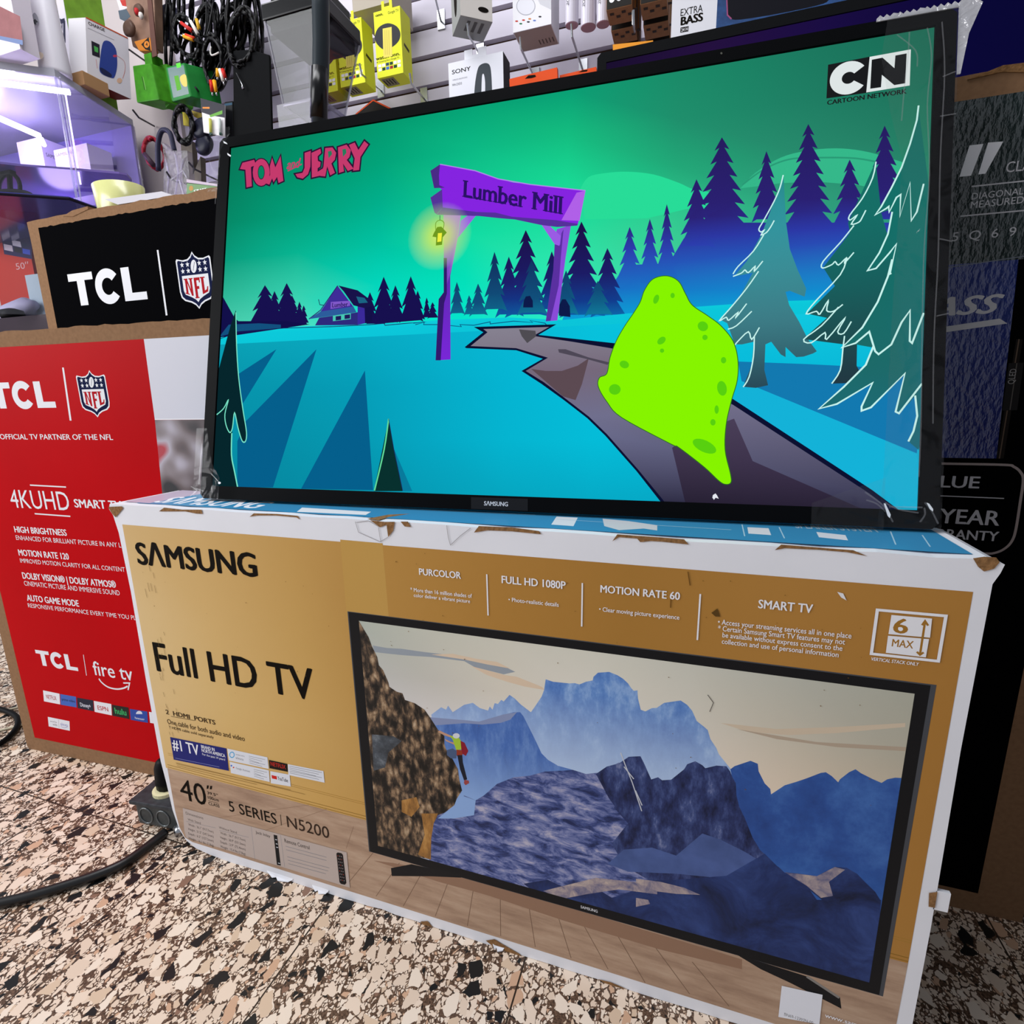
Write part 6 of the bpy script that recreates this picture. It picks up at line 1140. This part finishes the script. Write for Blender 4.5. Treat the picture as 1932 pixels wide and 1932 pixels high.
q = MB(); q.prism([onY(x, y, .955) for x, y in ((276, -20), (284, -20), (296, 105), (287, 108))], (0, .003, 0), pm('#5e4038', .5)); one('brown_strap', q, 'long brown strap hanging above the leftmost green box', 'strap')
for lab, pts, Y_ in (('thin dark wall hook at the left end of the slatted wall, above the cabinet', ((251, 208), (262, 222), (291, 238)), .98), ('thin dark wall hook behind the speaker box, above the green boxes', ((244, 94), (258, 104), (278, 118)), 1.05), ('thin dark wall hook above the pen card', ((369, 165), (380, 180), (412, 193)), .93), ('thin dark wall hook in front of the clear bag', ((315, 325), (322, 337), (340, 345)), .90), ('thin dark wall hook right of the clear bag', ((357, 307), (367, 319), (410, 340)), .92)):
    q = MB(); q.tube([onY(*pts[0], Y_), onY(*pts[1], Y_ + .05), onY(*pts[2], WY - .02)], .003, pm('#2b2b30', .4)); one('wall_hook', q, lab, 'hook', 'thin dark wall hooks')
# pen card
t, P4 = turned('pen_card', 'blister card with two pens, hanging at the left corner of the lit television', 'card', ((378, 185), (424, 198), (424, 258), (384, 250)), .92, (0, .003, 0), pm('#d2cfd2', .45))
SP = Surf((0, .92, 0), (1, 0, 0), (0, 0, 1)); a_ = Art(SP, key='pc'); a_.poly([(378, 185), (424, 198), (424, 222), (399, 218), (381, 212)], pm('#2b2a33', .4)); a_.poly(zp('c', '1130 1400 1285 1340 1285 1385 1140 1425'), pm('#5f9a3c', .4)); a_.poly(zp('c', '1045 1300 1130 1300 1130 1322 1045 1320'), pm('#d0803a')); a_.build('printed_header', t)
for pa, pb_, c_ in (((396.5, 224), (398, 254), '#b8b85a'), ((414, 224), (416.5, 254), '#b9c0bd')):
    q = MB(); q.tube([onY(*pa, .914), onY(*pb_, .914)], .0042, pm(c_, .3)); q.tube([onY(pb_[0], pb_[1] - 3, .9135), onY(pb_[0] + .3, pb_[1] + 1, .9135)], .0046, pm('#23463a', .3)); q.build('pen', t, smooth=True)
t, P4 = turned('slim_case', 'slim black case between the pen card and the black panel', 'case', ((423, 192), (439, 190), (441, 266), (425, 270)), .945, (0, .01, 0), pm('#0d0e11', .4, spec=.1))
a_ = Art(Surf((0, .945, 0), (1, 0, 0), (0, 0, 1)), key='sc'); a_.stroke(zp('c', '1310 1275 1405 1260'), .006, pm('#27485e')); a_.build('printed_name', t)
t, P4 = turned('black_case', 'large flat black case hanging left of the blender jug', 'panel', ((439, 95), (474, 93), (508, 103), (513, 262), (441, 268)), .94, (0, .008, 0), pm('#0a0b0d', .7, spec=.05))
q = MB(); q.tube([onY(446, 138, .935), onY(457, 160, .93), onY(459, 168, .93)], [.0015, .002, .004], STEEL); q.build('clip', t, smooth=True)
coil('coiled_cable', 'black cable loop with a yellow card behind it, under the right green box', 346, 236, 17, 33, .93, 4, .0065, BC, rot=-6, seed=40)
q = MB(); q.prism([onY(x, y, .97) for x, y in ((344, 208), (356, 205), (357, 238), (346, 236))], (0, .004, 0), pm('#b8a828', .4)); one('yellow_tag', q, 'yellow tag hanging inside the black cable loop', 'tag')
q = MB(); q.prism([onY(x, y, .99) for x, y in ((361, 208), (381, 214), (384, 228), (366, 220))], (0, .004, 0), pm('#b09a30', .4)); one('yellow_tag', q, 'yellow and black tag between the cable loop and the pen card', 'tag')
# lower left of the wall
t = coil('coiled_cable', 'red cable loop hanging beside the glass cabinet', 291, 290, 18, 30, 1.0, 2, .006, pm('#8c2430', .35), rot=-25, seed=11)
q = MB(); q.tube([onY(273, 291, .97), onY(290, 312, .97)], .008, pm('#3b2a38', .4)); q.build('cable_grip', t, smooth=True)
q = MB(); q.tube(smooth([tuple(onY(x, y, .96)) for x, y in ((299, 322), (298, 275), (305, 247), (320, 250), (327, 275), (329, 284))], 4), .0075, pm('#2c2c40', .4)); one('headband', q, 'dark curved headband hanging left of the clear bag', 'headband', smooth=True)
q = MB(); Vp = [onY(306, 268, .93), onY(323, 284, .93), onY(353, 284, .93), onY(357, 330, .93), onY(356, 385, .93), onY(308, 385, .93), onY(309, 300, .93)]; CRS = clear('bag_crease', (.9, .88, .95), .03, .2, haze=.2, top=.1)
for la_ in (((312, 300), (318, 330), (314, 380)), ((330, 290), (336, 325), (328, 384)), ((345, 300), (338, 340), (350, 380)), ((322, 340), (345, 322), (352, 335))): q.tube([onY(x, y, .928) for x, y in la_], .0022, CRS, 6)
q.prism(Vp, (0, .02, 0), clear('bag_film', (.8, .78, .84), .004, .2, bump=.6, bscale=45, haze=.05, top=.03)); one('clear_bag', q, 'crumpled clear plastic bag hanging behind the black carton', 'bag')
q = MB(); q.prism([onY(x, y, 1.02) for x, y in ((341, 268), (362, 266), (364, 330), (378, 295), (380, 345), (345, 345))], (0, .02, 0), pm('#6a6258', .5, noise=.3, nscale=20)); one('grey_pack', q, 'grey brown pack hanging behind the clear bag', 'pack')
t = thing('headphones', 'dark round earcups hanging beside the top left corner of the lit television', 'headphones', onY(390, 275, .95))
for cx, cy in ((391, 277), (386, 247)):
    P_ = onY(cx, cy, .95); q = MB(); q.lathe([(.018, 0), (.03, .004), (.032, .014), (.024, .022), (.01, .024)], P_, pm('#1d1e2c', .35), 22, M=Matrix.Rotation(math.radians(80), 4, 'X')); q.build('earcup', t, smooth=True)
t, P4 = turned('green_card', 'green hanging card with white lettering, above the black carton', 'card', ((352, 345), (415, 352), (415, 400), (350, 400)), .90, (0, .004, 0), pm('#6f8f62', .45))
a_ = Art(Surf((0, .90, 0), (1, 0, 0), (0, 0, 1)), key='gc'); a_.txt('CRAFT', zp('d', '1135 1390')[0], zp('d', '1400 1390')[0], zp('d', '1180 1408')[0], zp('d', '1180 1372')[0], PAPER, .03); a_.oval(zp('d', '1080 1345')[0], 4, 5, pm('#b0884a')); a_.build('printed_name', t)
P4 = [onY(x, y, .905) for x, y in ((352, 338), (420, 349), (420, 353), (352, 344))]; q = MB(); q.prism(list(reversed(P4)), (0, .02, 0), pm('#b9a9b8', .4)); one('shelf_strip', q, 'pale strip above the green hanging card', 'strip')
# cup and card on the black carton
KT = KH + .002
cp_o = onY(222, 392, .47); cup = thing('cup', 'pale yellow cup standing on the black carton', 'cup', (cp_o.x, .47, KT))
e0 = onY(189, 365, .47).x; e1 = onY(262, 365, .47).x; rr = (e1 - e0) / 2; zt = onY(220, 354, .47).z; cc = Vector(((e0 + e1) / 2, .47, KT))
q = MB(); q.lathe([(rr * .86, 0), (rr * .9, .004), (rr, zt - KT), (rr * .95, zt - KT), (rr * .85, .01)], cc, pm('#cfd08a', .25, spec=.6), 32, sy=.75); q.build('cup_body', cup, smooth=True)
wcx = [onZ(x, y, KT + .022) for x, y in ((200, 372), (305, 360), (327, 369), (225, 384))]
q = MB(); q.prism([onY(197, 376, .415), onY(305, 361, .415), onY(327, 369, .405), onY(222, 386, .405)], (0, .02, .001), pm('#b9b6bc', .5)); one('white_card', q, 'flat white card leaning on the cup above the black carton', 'card')
# ---------------------------------------------------------------- power box and cords on the floor
pb = thing('outlet_box', 'grey metal outlet box on the floor beside the gold carton', 'outlet box', (-.055, .05, 0))
M_ = Matrix.Translation(Vector((-.058, .043, 0))) @ Matrix.Rotation(math.radians(6), 4, 'Z'); GM = pm('#4b4f50', .45, metal=.5, noise=.25, nscale=80)
q = MB(); q.box(-.045, -.026, .004, .05, .03, .046, GM, M_); q.build('box_body', pb, bevel=.004)
q = MB(); q.box(-.052, -.031, .046, .052, .034, .053, pm('#43464a', .5, metal=.4, noise=.3, nscale=100), M_); q.build('box_lid', pb, bevel=.002)
for x_ in (-.025, .01):
    q = MB(); q.tube([M_ @ Vector((x_ + .013 * math.cos(a), -.0265, .024 + .015 * math.sin(a))) for a in (i * .3307 for i in range(19))], .0012, pm('#6f7476', .4, metal=.5), 6, closed=True); q.build('knockout', pb)
q = MB(); q.lathe([(.022, .053), (.022, .059), (.018, .06)], M_ @ Vector((-.006, .004, 0)), pm('#d9d3a8', .4), 24, M=None); q.build('socket_ring', pb)
q = MB(); q.tube([M_ @ Vector((.04, -.028, .014)), M_ @ Vector((.052, -.036, .010))], .008, STEEL); q.build('cord_clamp', pb, smooth=True)
pg = MB(); pg.lathe([(.017, .0605), (.018, .075), (.016, .1), (.011, .112), (.006, .116)], M_ @ Vector((-.006, .004, 0)), RUBBER, 12, sy=.8); one('power_plug', pg, 'ribbed black plug sitting in the grey outlet box', 'plug', smooth=True)
cpts = [onZ(x, y, .0075) for x, y in ((312, 1570), (285, 1592), (235, 1628), (180, 1652), (120, 1672), (60, 1690), (0, 1704), (-60, 1718), (-160, 1735))]
q = MB(); q.tube(smooth([tuple(p) for p in cpts], 5), .0075, pm('#101112', .35, spec=.5), 10); one('power_cable', q, 'thick black power cord running from the outlet box across the floor', 'cable', smooth=True)
for i, pts in enumerate((((-40, 1352), (0, 1343), (20, 1338), (70, 1325)), ((-40, 1391), (0, 1378), (25, 1372), (70, 1360)))):
    q = MB(); q.tube([onZ(x, y, .003) for x, y in pts], .0025, pm('#cfc8b0', .5)); one('white_wire', q, ('upper', 'lower')[i] + ' of two thin white wires on the floor left of the red carton', 'wire', 'white wires on the floor')
q = MB(); q.tube(smooth([tuple(onZ(x, y, .007)) for x, y in ((-30, 1416), (5, 1400), (28, 1378), (34, 1360), (26, 1348), (0, 1338), (-30, 1332))], 5), .006, RUBBER); one('black_cable', q, 'curled black cord under the white wires left of the red carton', 'cable', smooth=True)

# ---------------------------------------------------------------- dark blocker at the far right, mostly unseen, added to shade the floor
q = MB(); q.box(1.285, -.25, 0, 1.62, .36, 1.35, pm('#0c0c0e', .6, spec=.1)); one('dark_blocker', q, 'tall dark blocker, added just past the right edge of the glossy dark carton', 'case')
